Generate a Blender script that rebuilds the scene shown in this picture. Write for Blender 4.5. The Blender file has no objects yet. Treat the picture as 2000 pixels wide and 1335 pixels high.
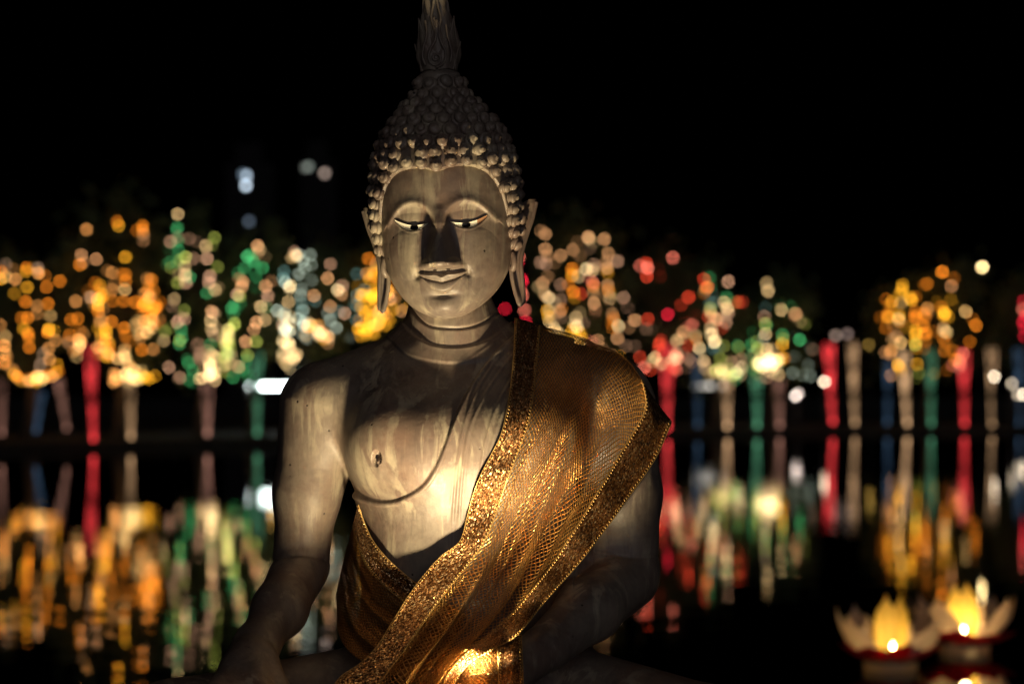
import bpy, math, random
import numpy as np
from mathutils import Vector, Matrix
random.seed(7); np.random.seed(7)
sc = bpy.context.scene
C = sc.collection
R = math.radians

# ------------------------------------------------------------------ camera
F_PX = 4722.0            # focal length in pixels of the 2000 px wide frame (85 mm on 36 mm)
CAM_Y, CAM_Z = -4.722, 1.5
HOR = 770.0
cam_d = bpy.data.cameras.new('camera'); cam = bpy.data.objects.new('camera', cam_d); C.objects.link(cam)
cam.location = (0, CAM_Y, CAM_Z); cam.rotation_euler = (R(90), 0, 0)
cam_d.lens = 85; cam_d.sensor_width = 36; cam_d.shift_y = (HOR-667.5)/2000
cam_d.clip_end = 3000; cam_d.clip_start = 0.1
cam_d.dof.use_dof = True; cam_d.dof.focus_distance = 4.58
cam_d.dof.aperture_fstop = 0.085/0.0274; cam_d.dof.aperture_blades = 0
sc.camera = cam

# ------------------------------------------------------------------ world, moonlight-like fill, exposure
w = bpy.data.worlds.new('World'); sc.world = w; w.use_nodes = True
wn = w.node_tree; bg = wn.nodes['Background']
sky = wn.nodes.new('ShaderNodeTexSky'); sky.sky_type = 'NISHITA'; sky.sun_disc = False
sky.sun_elevation = R(-5); sky.sun_rotation = R(170)
wn.links.new(sky.outputs['Color'], bg.inputs['Color']); bg.inputs['Strength'].default_value = 0.002
sun_d = bpy.data.lights.new('night_fill', 'SUN'); sun = bpy.data.objects.new('night_fill', sun_d); C.objects.link(sun)
sun_d.energy = 0.25; sun_d.angle = R(40); sun_d.color = (0.98, 0.92, 0.95)
sun.rotation_euler = (R(85), 0, R(8))
sc.view_settings.view_transform = 'Standard'; sc.view_settings.look = 'None'
sc.view_settings.exposure = 0; sc.view_settings.gamma = 1
sc.render.engine = 'CYCLES'
cy = sc.cycles
cy.use_adaptive_sampling = False; cy.use_denoising = True; cy.denoiser = 'OPENIMAGEDENOISE'
cy.denoising_input_passes = 'RGB_ALBEDO_NORMAL'
cy.sample_clamp_indirect = 40; cy.sample_clamp_direct = 0
cy.max_bounces = 8; cy.transparent_max_bounces = 24; cy.caustics_reflective = True
cy.blur_glossy = 0.0
cy.sampling_pattern = 'TABULATED_SOBOL'

# ------------------------------------------------------------------ helpers
def W(px, py, Y=0.0):
    D = Y-CAM_Y
    return np.array([(px-1000)/F_PX*D, Y, CAM_Z+(HOR-py)/F_PX*D])
def proj(v):
    D = v[:, 1]-CAM_Y
    return 1000+v[:, 0]*F_PX/D, HOR-(v[:, 2]-CAM_Z)*F_PX/D
def cr(xs, ys, x):
    """smooth (Catmull-Rom in x) interpolation of a table"""
    xs = np.asarray(xs, float); ys = np.asarray(ys, float)
    if xs[0] > xs[-1]: xs, ys = xs[::-1], ys[::-1]
    m = np.gradient(ys, xs)
    i = np.clip(np.searchsorted(xs, x)-1, 0, len(xs)-2)
    h = xs[i+1]-xs[i]; t = np.clip((x-xs[i])/h, 0, 1)
    return (2*t**3-3*t**2+1)*ys[i]+(t**3-2*t**2+t)*h*m[i]+(-2*t**3+3*t**2)*ys[i+1]+(t**3-t**2)*h*m[i+1]
def sstep(a, b, x):
    t = np.clip((x-a)/(b-a), 0, 1); return t*t*(3-2*t)
def resample(pts, n):
    """smooth curve through pts with n samples, even in length"""
    p = np.asarray(pts, float)
    t = np.concatenate([[0], np.cumsum(np.linalg.norm(np.diff(p, axis=0), axis=1))])
    s = np.linspace(0, t[-1], n)
    return np.stack([cr(t, p[:, k], s) for k in range(p.shape[1])], 1)
def link(name, me, mat=None, parent=None, loc=None):
    o = bpy.data.objects.new(name, me); C.objects.link(o)
    if mat is not None:
        for m in (mat if isinstance(mat, (list, tuple)) else [mat]): me.materials.append(m)
    if loc is not None: o.location = loc
    if parent is not None: o.parent = parent
    return o
def mesh_np(name, verts, faces, smooth=True, matidx=None):
    """faces: list of (M,k) int arrays"""
    me = bpy.data.meshes.new(name)
    verts = np.ascontiguousarray(verts, np.float32)
    faces = [np.asarray(f, np.int32) for f in (faces if isinstance(faces, list) else [faces]) if len(f)]
    me.vertices.add(len(verts)); me.vertices.foreach_set('co', verts.ravel())
    lens = np.concatenate([np.full(len(f), f.shape[1], np.int32) for f in faces])
    loops = np.concatenate([f.ravel() for f in faces])
    me.loops.add(len(loops)); me.loops.foreach_set('vertex_index', loops)
    me.polygons.add(len(lens))
    st = np.concatenate([[0], np.cumsum(lens)[:-1]]).astype(np.int32)
    me.polygons.foreach_set('loop_start', st); me.polygons.foreach_set('loop_total', lens)
    if matidx is not None: me.polygons.foreach_set('material_index', np.asarray(matidx, np.int32))
    me.polygons.foreach_set('use_smooth', np.full(len(lens), smooth))
    me.update(calc_edges=True); me.validate()
    return me
class MB:
    """collects pieces into one mesh"""
    def __init__(s): s.v = []; s.q = []; s.t = []; s.n = 0
    def add(s, v, q=None, t=None):
        v = np.asarray(v, float); s.v.append(v)
        if q is not None and len(q): s.q.append(np.asarray(q)+s.n)
        if t is not None and len(t): s.t.append(np.asarray(t)+s.n)
        s.n += len(v)
    def grid(s, P, wrap=False, flip=False):
        P = np.asarray(P, float); a, b = P.shape[:2]
        i = np.arange(a*b).reshape(a, b)
        if wrap: i = np.concatenate([i, i[:, :1]], 1)
        q = np.stack([i[:-1, :-1], i[:-1, 1:], i[1:, 1:], i[1:, :-1]], -1).reshape(-1, 4)
        if flip: q = q[:, ::-1]
        s.add(P.reshape(-1, 3), q)
    def tube(s, pts, r, n=8, caps=True):
        pts = np.asarray(pts, float); r = np.broadcast_to(np.asarray(r, float), (len(pts),))
        T = np.gradient(pts, axis=0); T /= np.linalg.norm(T, axis=1, keepdims=True)+1e-12
        up = np.array([0, 0, 1.0]) if abs(T[0][2]) < .9 else np.array([1.0, 0, 0])
        N = np.cross(T[0], up); N /= np.linalg.norm(N); rings = []
        for k in range(len(pts)):
            N = N-T[k]*np.dot(N, T[k]); N /= np.linalg.norm(N)+1e-12
            B = np.cross(T[k], N); a = np.arange(n)*2*np.pi/n
            rings.append(pts[k]+r[k]*(np.cos(a)[:, None]*N+np.sin(a)[:, None]*B))
        P = np.array(rings); base = s.n; s.grid(P, wrap=True)
        if caps:
            for ring, row in ((0, 0), (len(pts)-1, len(pts)-1)):
                c = s.n; s.v.append(pts[row][None]); s.n += 1
                idx = base+row*n+np.arange(n); nx = np.roll(idx, -1)
                s.t.append(np.stack([np.full(n, c), nx, idx] if row == 0 else [np.full(n, c), idx, nx], 1))
    def box(s, lo, hi):
        x0, y0, z0 = lo; x1, y1, z1 = hi
        v = [(x0, y0, z0), (x1, y0, z0), (x1, y1, z0), (x0, y1, z0), (x0, y0, z1), (x1, y0, z1), (x1, y1, z1), (x0, y1, z1)]
        s.add(v, [(0, 3, 2, 1), (4, 5, 6, 7), (0, 1, 5, 4), (1, 2, 6, 5), (2, 3, 7, 6), (3, 0, 4, 7)])
    def mesh(s, name, smooth=True):
        f = []
        if s.q: f.append(np.concatenate(s.q))
        if s.t: f.append(np.concatenate(s.t))
        return mesh_np(name, np.concatenate(s.v), f, smooth)
def lathe(mb, prof, n=32, c=(0, 0)):
    a = np.arange(n)*2*np.pi/n
    mb.grid(np.array([[(c[0]+r*math.cos(t), c[1]+r*math.sin(t), z) for t in a] for r, z in prof]), wrap=True, flip=False)
def empty(name, label, cat, loc=(0, 0, 0), group=None):
    o = bpy.data.objects.new(name, None); C.objects.link(o); o.location = loc
    o.empty_display_size = .1; o['label'] = label; o['category'] = cat
    if group: o['group'] = group
    return o
def tag(o, label=None, cat=None, group=None, kind=None):
    for k, v in (('label', label), ('category', cat), ('group', group), ('kind', kind)):
        if v: o[k] = v
    return o

# ------------------------------------------------------------------ materials
def mat(name):
    m = bpy.data.materials.new(name); m.use_nodes = True
    nt = m.node_tree; b = nt.nodes['Principled BSDF']
    return m, nt, b
def nd(nt, t, **k):
    n = nt.nodes.new(t)
    for a, v in k.items(): setattr(n, a, v)
    return n
def simple(name, col, rough=.6, metal=0, spec=.5):
    m, nt, b = mat(name); b.inputs['Base Color'].default_value = (*col, 1)
    b.inputs['Roughness'].default_value = rough; b.inputs['Metallic'].default_value = metal
    b.inputs['Specular IOR Level'].default_value = spec
    return m
def ramp(nt, fac, stops):
    r = nd(nt, 'ShaderNodeValToRGB'); e = r.color_ramp.elements
    while len(e) > 1: e.remove(e[-1])
    e[0].position = stops[0][0]; e[0].color = (*stops[0][1], 1)
    for p, c in stops[1:]:
        x = e.new(p); x.color = (*c, 1)
    nt.links.new(fac, r.inputs['Fac']); return r.outputs['Color']
def coords(nt, scale=(1, 1, 1), kind='Object'):
    tc = nd(nt, 'ShaderNodeTexCoord'); mp = nd(nt, 'ShaderNodeMapping'); mp.inputs['Scale'].default_value = scale
    nt.links.new(tc.outputs[kind], mp.inputs['Vector']); return mp.outputs['Vector']
def noise(nt, vec, scale, detail=6, rough=.55, dist=0):
    n = nd(nt, 'ShaderNodeTexNoise'); n.inputs['Scale'].default_value = scale; n.inputs['Detail'].default_value = detail
    n.inputs['Roughness'].default_value = rough; n.inputs['Distortion'].default_value = dist
    nt.links.new(vec, n.inputs['Vector']); return n.outputs['Fac']
def mix(nt, fac, a, b, mode='MIX'):
    n = nd(nt, 'ShaderNodeMix', data_type='RGBA', blend_type=mode)
    for sock, v in ((n.inputs[0], fac), (n.inputs[6], a), (n.inputs[7], b)):
        if hasattr(v, 'links'): nt.links.new(v, sock)
        elif isinstance(v, (int, float)): sock.default_value = v
        else: sock.default_value = (*v, 1)
    return n.outputs[2]
def math_n(nt, op, a, b=None, c=None):
    n = nd(nt, 'ShaderNodeMath', operation=op)
    for i, v in enumerate((a, b, c)):
        if v is None: continue
        if hasattr(v, 'links'): nt.links.new(v, n.inputs[i])
        else: n.inputs[i].default_value = v
    return n.outputs[0]

def statue_material():
    m, nt, b = mat('weathered_bronze'); L = nt.links
    obj = coords(nt)
    big = noise(nt, obj, 6, 5)
    base = ramp(nt, big, [(.3, (.095, .073, .065)), (.5, (.14, .113, .099)), (.7, (.19, .156, .128))])
    # rain streaks: long thin vertical runs of pale mineral deposit
    st = noise(nt, coords(nt, (24, 24, 2.4)), 1.0, 5, .6, .6)
    st2 = noise(nt, coords(nt, (110, 110, 5)), 1.0, 4, .6, .4)
    patch = noise(nt, obj, 9, 4)
    s1 = ramp(nt, st, [(.525, (0, 0, 0)), (.57, (.6, .6, .6)), (.66, (1, 1, 1))])
    pm = ramp(nt, patch, [(.40, (.06, .06, .06)), (.54, (1, 1, 1))])
    f1 = math_n(nt, 'MULTIPLY', s1, pm)
    copper = ramp(nt, noise(nt, obj, 3.1, 4, .6), [(.42, (0, 0, 0)), (.6, (1, 1, 1))])
    base = mix(nt, math_n(nt, 'MULTIPLY', copper, .42), base, (.205, .112, .078))
    film = ramp(nt, noise(nt, coords(nt, (5, 5, 3.4)), 1.3, 8, .68, .5), [(.47, (0, 0, 0)), (.53, (.55, .55, .55)), (.6, (1, 1, 1))])
    base = mix(nt, math_n(nt, 'MULTIPLY', film, .42), base, (.28, .25, .20))
    grime = ramp(nt, noise(nt, coords(nt, (9, 9, 5)), 1.0, 8, .7, .8), [(.56, (0, 0, 0)), (.66, (1, 1, 1))])
    base = mix(nt, math_n(nt, 'MULTIPLY', grime, .5), base, (.06, .045, .04))
    c1 = mix(nt, math_n(nt, 'MULTIPLY', f1, .88), base, (.36, .315, .235))
    s2 = ramp(nt, st2, [(.52, (0, 0, 0)), (.68, (1, 1, 1))])
    c2 = mix(nt, math_n(nt, 'MULTIPLY', s2, .13), c1, (.36, .31, .22))
    # dark runs and mottling
    dk = noise(nt, coords(nt, (26, 26, 3.2)), 1.7, 5, .6, .3)
    d1 = ramp(nt, dk, [(.56, (0, 0, 0)), (.70, (1, 1, 1))])
    c3 = mix(nt, math_n(nt, 'MULTIPLY', d1, .35), c2, (.07, .055, .05))
    fine = noise(nt, obj, 70, 6, .65)
    c4 = mix(nt, .35, c3, ramp(nt, fine, [(.3, (.35, .35, .35)), (.7, (.72, .70, .66))]), 'OVERLAY')
    # pin holes in the casting
    vo = nd(nt, 'ShaderNodeTexVoronoi'); vo.inputs['Scale'].default_value = 28; L.new(obj, vo.inputs['Vector'])
    pin = ramp(nt, vo.outputs['Distance'], [(.05, (1, 1, 1)), (.085, (0, 0, 0))])
    gate = ramp(nt, noise(nt, obj, 13, 2), [(.50, (0, 0, 0)), (.54, (1, 1, 1))])
    c5 = mix(nt, math_n(nt, 'MULTIPLY', pin, gate), c4, (.015, .012, .01))
    L.new(c5, b.inputs['Base Color'])
    rg = ramp(nt, math_n(nt, 'ADD', math_n(nt, 'MULTIPLY', f1, .5), fine), [(.3, (.40,)*3), (.9, (.60,)*3)])
    L.new(rg, b.inputs['Roughness'])
    b.inputs['Specular IOR Level'].default_value = .46
    bp = nd(nt, 'ShaderNodeBump'); bp.inputs['Strength'].default_value = .28; bp.inputs['Distance'].default_value = .004
    hh = math_n(nt, 'ADD', math_n(nt, 'MULTIPLY', fine, .5), math_n(nt, 'ADD', math_n(nt, 'MULTIPLY', st, .5), math_n(nt, 'MULTIPLY', noise(nt, obj, 22, 3), .9)))
    L.new(math_n(nt, 'SUBTRACT', hh, math_n(nt, 'MULTIPLY', math_n(nt, 'MULTIPLY', pin, gate), 1.5)), bp.inputs['Height'])
    L.new(bp.outputs['Normal'], b.inputs['Normal'])
    return m
M_STATUE = statue_material()
M_HAIR = M_STATUE

def net_material(name='gold_net', tw=.105, cols=((.36, .145, .03), (.70, .37, .095), (.95, .62, .24))):
    """open woven metallic net: real holes between the threads"""
    m, nt, b = mat(name); L = nt.links
    uv = nd(nt, 'ShaderNodeUVMap'); uv.uv_map = 'UVMap'
    sp = nd(nt, 'ShaderNodeSeparateXYZ')
    wob = nd(nt, 'ShaderNodeTexNoise'); wob.inputs['Scale'].default_value = 14; L.new(uv.outputs['UV'], wob.inputs['Vector'])
    va = nd(nt, 'ShaderNodeVectorMath', operation='MULTIPLY_ADD')
    L.new(wob.outputs['Color'], va.inputs[0]); va.inputs[1].default_value = (.02, .02, 0); L.new(uv.outputs['UV'], va.inputs[2])
    L.new(va.outputs[0], sp.inputs[0])
    f = 1/0.0086
    def thread(u):
        x = math_n(nt, 'FRACT', math_n(nt, 'MULTIPLY', u, f))
        return math_n(nt, 'ABSOLUTE', math_n(nt, 'SUBTRACT', x, .5))     # 0 in the middle of the thread
    a = thread(math_n(nt, 'ADD', sp.outputs[0], math_n(nt, 'MULTIPLY', sp.outputs[1], .62)))
    c = thread(math_n(nt, 'SUBTRACT', sp.outputs[0], math_n(nt, 'MULTIPLY', sp.outputs[1], .8)))
    d = math_n(nt, 'MINIMUM', a, c)
    msk = ramp(nt, d, [(.0, (1, 1, 1)), (tw, (1, 1, 1)), (tw+.04, (0, 0, 0))])
    ht = ramp(nt, d, [(.0, (1, 1, 1)), (.15, (0, 0, 0))])
    nz = noise(nt, uv.outputs['UV'], 220, 2)
    col = ramp(nt, nz, [(.3, cols[0]), (.5, cols[1]), (.7, cols[2])])
    L.new(col, b.inputs['Base Color']); b.inputs['Metallic'].default_value = .7; b.inputs['Roughness'].default_value = .36
    bp = nd(nt, 'ShaderNodeBump'); bp.inputs['Strength'].default_value = .8; bp.inputs['Distance'].default_value = .0015
    L.new(ht, bp.inputs['Height']); L.new(bp.outputs['Normal'], b.inputs['Normal'])
    tr = nd(nt, 'ShaderNodeBsdfTransparent')
    tl = nd(nt, 'ShaderNodeBsdfTranslucent'); tl.inputs['Color'].default_value = (.8, .35, .07, 1)
    m1 = nd(nt, 'ShaderNodeMixShader'); m1.inputs[0].default_value = .06
    L.new(b.outputs[0], m1.inputs[1]); L.new(tl.outputs[0], m1.inputs[2])
    m2 = nd(nt, 'ShaderNodeMixShader'); L.new(msk, m2.inputs[0]); L.new(tr.outputs[0], m2.inputs[1]); L.new(m1.outputs[0], m2.inputs[2])
    L.new(m2.outputs[0], nt.nodes['Material Output'].inputs['Surface'])
    return m
M_NET = net_material()
M_NET2 = net_material('dense_gold_net', .25, ((.20, .075, .018), (.42, .19, .05), (.75, .42, .14)))

def glitter_material():
    m, nt, b = mat('copper_glitter_braid'); L = nt.links
    uv = nd(nt, 'ShaderNodeUVMap'); uv.uv_map = 'UVMap'
    mp = nd(nt, 'ShaderNodeMapping'); mp.inputs['Scale'].default_value = (1.0, .55, 1); mp.inputs['Rotation'].default_value = (0, 0, R(28))
    L.new(uv.outputs['UV'], mp.inputs['Vector'])
    vo = nd(nt, 'ShaderNodeTexVoronoi'); vo.inputs['Scale'].default_value = 600; L.new(mp.outputs[0], vo.inputs['Vector'])
    sep = nd(nt, 'ShaderNodeSeparateColor'); L.new(vo.outputs['Color'], sep.inputs[0])
    col = ramp(nt, sep.outputs[0], [(.0, (.06, .022, .008)), (.5, (.20, .085, .026)), (.76, (.46, .22, .08)), (.88, (.9, .54, .24)), (1, (1, .8, .5))])
    L.new(col, b.inputs['Base Color']); b.inputs['Metallic'].default_value = .75
    b.inputs['Roughness'].default_value = .3
    # every flake leans its own way
    geo = nd(nt, 'ShaderNodeNewGeometry')
    vs = nd(nt, 'ShaderNodeVectorMath', operation='SUBTRACT'); L.new(vo.outputs['Color'], vs.inputs[0]); vs.inputs[1].default_value = (.5, .5, .5)
    vm = nd(nt, 'ShaderNodeVectorMath', operation='MULTIPLY_ADD'); L.new(vs.outputs[0], vm.inputs[0]); vm.inputs[1].default_value = (1.1,)*3
    L.new(geo.outputs['Normal'], vm.inputs[2])
    vn = nd(nt, 'ShaderNodeVectorMath', operation='NORMALIZE'); L.new(vm.outputs[0], vn.inputs[0]); L.new(vn.outputs[0], b.inputs['Normal'])
    return m
M_GLIT = glitter_material()
M_STITCH = simple('gold_stitch', (.62, .40, .14), .4, .6)

def emit_obj(name, k):
    """light source whose tint and brightness come from the object's own colour"""
    m = bpy.data.materials.new(name); m.use_nodes = True; nt = m.node_tree; nt.nodes.clear()
    oi = nd(nt, 'ShaderNodeObjectInfo'); e = nd(nt, 'ShaderNodeEmission'); out = nd(nt, 'ShaderNodeOutputMaterial')
    nt.links.new(oi.outputs['Color'], e.inputs['Color'])
    nt.links.new(math_n(nt, 'MULTIPLY', oi.outputs['Alpha'], k), e.inputs['Strength'])
    nt.links.new(e.outputs[0], out.inputs['Surface'])
    m.cycles.emission_sampling = 'NONE'
    return m
M_BULB = emit_obj('glowing_bulb', 13.5)
M_STRAND = emit_obj('glowing_strand', 3.0)
def uneven(m):
    nt = m.node_tree; e = [n for n in nt.nodes if n.type == 'EMISSION'][0]; src = e.inputs['Strength'].links[0].from_socket
    n = noise(nt, coords(nt, (2.5, 2.5, .8)), 1.5, 3, .6)
    f = ramp(nt, n, [(.38, (.10,)*3), (.5, (.8,)*3), (.62, (2.3,)*3)])
    nt.links.new(math_n(nt, 'MULTIPLY', src, f), e.inputs['Strength'])
uneven(M_STRAND)
M_LAMP = emit_obj('glowing_lamp', 120.0)
M_DARK = simple('dark_cable', (.02, .02, .018), .7)
M_METAL = simple('dark_painted_metal', (.04, .04, .042), .5, .3)
# ------------------------------------------------------------------ the setting
def water_material():
    m, nt, b = mat('lake_water'); L = nt.links
    b.inputs['Base Color'].default_value = (.004, .005, .005, 1); b.inputs['IOR'].default_value = 1.33
    b.inputs['Roughness'].default_value = .008
    v = coords(nt, (.4, 1, 1))
    n1 = noise(nt, v, 1.1, 2, .45); n2 = noise(nt, coords(nt, (.5, 1, 1)), 6.0, 2, .5)
    bp = nd(nt, 'ShaderNodeBump'); bp.inputs['Strength'].default_value = 1; bp.inputs['Distance'].default_value = .0040
    L.new(math_n(nt, 'ADD', n1, math_n(nt, 'MULTIPLY', n2, .16)), bp.inputs['Height']); L.new(bp.outputs['Normal'], b.inputs['Normal'])
    return m
def plane(name, x0, x1, y0, y1, z, m):
    return link(name, mesh_np(name, np.array([(x0, y0, z), (x1, y0, z), (x1, y1, z), (x0, y1, z)], float), np.array([[0, 1, 2, 3]]), False), m)
tag(plane('water', -400, 400, -60, 900, 0, water_material()), kind='structure')

def Dsh(px):                      # distance of the far bank seen at that column of the view
    return 7083.0/(np.maximum(880-0.0225*px, 843)-HOR)
def far(px, py, back=0.0):
    D = Dsh(px)+back
    return np.array([(px-1000)/F_PX*D, CAM_Y+D, CAM_Z+(HOR-py)/F_PX*D])
def soil_material():
    m, nt, b = mat('dark_bank_soil')
    n = noise(nt, coords(nt), 3, 6)
    nt.links.new(ramp(nt, n, [(.3, (.004, .004, .003)), (.7, (.014, .013, .009))]), b.inputs['Base Color']); b.inputs['Roughness'].default_value = .95
    return m
M_SOIL = soil_material()
# far bank: a low stone edge, then ground
pxs = np.arange(-1500, 3600, 60.0)
rows = []
for px in pxs:
    p = far(px, 800); d = np.array([p[0], p[1]-CAM_Y]); d /= np.linalg.norm(d)
    rows.append([(p[0]+d[0]*t, p[1]+d[1]*t, z) for t, z in ((0.2, -.3), (.3, .22), (3, .3), (30, .5), (600, .6))])
mb = MB(); mb.grid(np.array(rows)); tag(link('bank_ground', mb.mesh('bank_ground', False), M_SOIL), kind='structure')
# the paved deck that carries the statue, and its stone seat
M_STONE = simple('grey_paving_stone', (.12, .115, .105), .8)
mb = MB(); mb.box((-6, -8, -.5), (6, 1.4, .30)); tag(link('deck', mb.mesh('deck', False), M_STONE), kind='structure')
ped = empty('pedestal', 'low grey stone pedestal the seated bronze statue rests on', 'pedestal', (-.06, -.18, .30))
mb = MB(); mb.box((-1.0, -.62, 0), (1.0, .55, .16)); link('base', mb.mesh('base', False), M_STONE, ped)
mb = MB(); mb.box((-.92, -.56, .16), (.92, .5, .345)); link('block', mb.mesh('block', False), M_STONE, ped)
mb = MB(); mb.box((-.97, -.60, .345), (.97, .53, .425)); link('top_slab', mb.mesh('top_slab', False), M_STONE, ped)

# ------------------------------------------------------------------ statue body: one continuous surface from a distance field
H = 0.004
lo = np.array([-.86, -.66, .70]); hi = np.array([.62, .26, 1.76])
nn = ((hi-lo)/H).astype(int)+1
gx, gy, gz = [lo[k]+np.arange(nn[k])*H for k in range(3)]
def field(): return np.full(tuple(nn), .3, np.float32)
def sl(a, b, m):
    i0 = np.clip(((np.minimum(a, b)-m-lo)/H).astype(int), 0, nn-1); i1 = np.clip(((np.maximum(a, b)+m-lo)/H).astype(int)+2, 1, nn)
    return tuple(slice(i0[k], i1[k]) for k in range(3))
def smin(a, b, k):
    h = np.maximum(k-np.abs(a-b), 0)/k
    return np.minimum(a, b)-h*h*k*.25
def cone(Fd, A, B, k):
    """tapered limb between two joints given as (px, py, Y, radius in px)"""
    a = W(*A[:3]); b = W(*B[:3]); ra = A[3]/F_PX*(A[2]-CAM_Y); rb = B[3]/F_PX*(B[2]-CAM_Y)
    s = sl(a, b, max(ra, rb)+max(k, .03)*2+.05)
    X = gx[s[0]][:, None, None]-a[0]; Y = gy[s[1]][None, :, None]-a[1]; Z = gz[s[2]][None, None, :]-a[2]
    d = b-a; L2 = float(d@d)
    t = np.clip((X*d[0]+Y*d[1]+Z*d[2])/L2, 0, 1)
    q = np.sqrt((X-t*d[0])**2+(Y-t*d[1])**2+(Z-t*d[2])**2)-(ra+(rb-ra)*t)
    Fd[s] = smin(Fd[s], q.astype(np.float32), k)
TR = np.array([  # py, centre px, half width px, centre Y, front depth, back depth
 (1470, 925, 262, .02, .20, .17), (1420, 925, 258, .02, .20, .17), (1330, 922, 245, .02, .20, .17), (1250, 918, 226, .02, .195, .16), (1150, 912, 206, .02, .186, .15),
 (1080, 910, 199, .02, .174, .14), (1030, 911, 200, .02, .170, .14), (980, 913, 212, .02, .176, .145), (930, 915, 234, .02, .187, .15),
 (880, 917, 250, .02, .193, .155), (830, 917, 256, .02, .190, .155), (780, 912, 250, .025, .170, .15), (740, 905, 226, .03, .147, .14),
 (705, 898, 182, .03, .126, .12), (680, 892, 132, .03, .117, .11), (660, 889, 99, .028, .113, .105), (630, 885, 90, .025, .108, .105),
 (590, 880, 83, .02, .098, .10), (540, 876, 68, .02, .08, .09)])
def torso():
    z = gz; py = HOR-(z-CAM_Z)*1000.0
    g = lambda k: cr(TR[:, 0], TR[:, k], py)
    cx = ((g(1)-1000)/1000)[None, None, :]; a = (g(2)/1000)[None, None, :]; cy_ = g(3)[None, None, :]
    bf = g(4)[None, None, :]; bb = g(5)[None, None, :]
    X = (np.abs(gx[:, None, None]-cx)/a).astype(np.float32)
    dy = gy[None, :, None]-cy_
    Yq = np.where(dy < 0, -dy/bf, dy/bb).astype(np.float32)
    n = 2.25
    q = (X**n+Yq**n)**(1/n)
    d = (q-1)*np.minimum(a, np.minimum(bf, bb))
    cap_t = (z-(CAM_Z+(HOR-545)/1000))[None, None, :]
    return np.maximum(d, cap_t).astype(np.float32)
Fd = torso()
for x0, x1, y1, r1 in ((862, 650, 792, 88), (925, 1172, 784, 99)):
    cone(Fd, (x0, 692, .035, 72), (x1, y1, .035, r1), .05)
# pectoral fullness
cone(Fd, (780, 868, -.085, 74), (830, 880, -.095, 80), .07); cone(Fd, (1030, 868, -.085, 74), (985, 880, -.095, 80), .07)
arm = field()
for A, B in (((640, 800, .035, 97), (600, 960, .02, 62)), ((600, 960, .02, 62), (588, 1092, .015, 54))): cone(arm, A, B, .03)
fore = field()
for A, B in (((587, 1108, .005, 56), (546, 1190, -.12, 50)), ((546, 1190, -.12, 50), (500, 1262, -.23, 40)), ((500, 1262, -.23, 40), (474, 1310, -.31, 44))): cone(fore, A, B, .03)
for kx, ky, tx, ty in ((418, 1352, 398, 1490), (448, 1372, 436, 1520), (482, 1380, 476, 1526), (515, 1372, 514, 1500)):
    cone(fore, (488, 1290, -.28, 36), (kx, ky, -.385, 23), .02)
    f2 = field(); mx, my = kx*.55+tx*.45, ky*.55+ty*.45
    cone(f2, (kx, ky, -.385, 21), (mx, my, -.445, 18), .004); cone(f2, (mx, my, -.445, 18), (tx, ty, -.46, 14), .004)
    fore = smin(fore, f2, .006)
cone(fore, (516, 1290, -.28, 27), (548, 1350, -.33, 22), .02); cone(fore, (548, 1350, -.33, 22), (556, 1420, -.38, 16), .008)
arm = smin(arm, fore, .012)
arm2 = field()
for A, B in (((1186, 800, .035, 97), (1222, 960, .02, 66)), ((1222, 960, .02, 66), (1229, 1110, .015, 58))): cone(arm2, A, B, .03)
cone(arm2, (1172, 985, .03, 44), (1172, 1085, .005, 50), .03)
fore2 = field()
for A, B in (((1225, 1128, .005, 63), (1150, 1190, -.13, 59)), ((1150, 1190, -.13, 59), (1066, 1264, -.25, 47))): cone(fore2, A, B, .03)
arm2 = smin(arm2, fore2, .012)
hand2 = field()
cone(hand2, (1056, 1270, -.26, 45), (985, 1318, -.33, 44), .02); cone(hand2, (985, 1318, -.33, 42), (930, 1335, -.37, 38), .02)
for k in range(4):
    yy = 1322+k*16; cone(hand2, (925, yy, -.36-.012*k, 19), (872, yy+4, -.385-.014*k, 17), .006); cone(hand2, (872, yy+4, -.385-.014*k, 17), (836-4*k, yy+2, -.38-.014*k, 14), .004)
cone(hand2, (1000, 1300, -.34, 24), (935, 1290, -.40, 17), .01)
arm2 = smin(arm2, hand2, .010)
cone(Fd, (1095, 1075, .02, 62), (1132, 1170, .0, 72), .05)
legs = field()
cone(legs, (770, 1352, -.03, 104), (335, 1412, -.28, 84), .03); cone(legs, (1070, 1355, -.03, 106), (1392, 1424, -.28, 84), .03)
cone(legs, (335, 1425, -.28, 80), (960, 1450, -.50, 60), .04); cone(legs, (1392, 1436, -.28, 80), (820, 1440, -.48, 62), .04)
cone(legs, (820, 1440, -.48, 50), (700, 1445, -.47, 42), .03); cone(legs, (940, 1380, -.2, 110), (900, 1400, -.35, 90), .05)
Fd = smin(Fd, legs, .03); Fd = smin(Fd, arm, .009); Fd = smin(Fd, arm2, .012)
del arm, arm2, fore, fore2, legs, hand2
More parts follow.
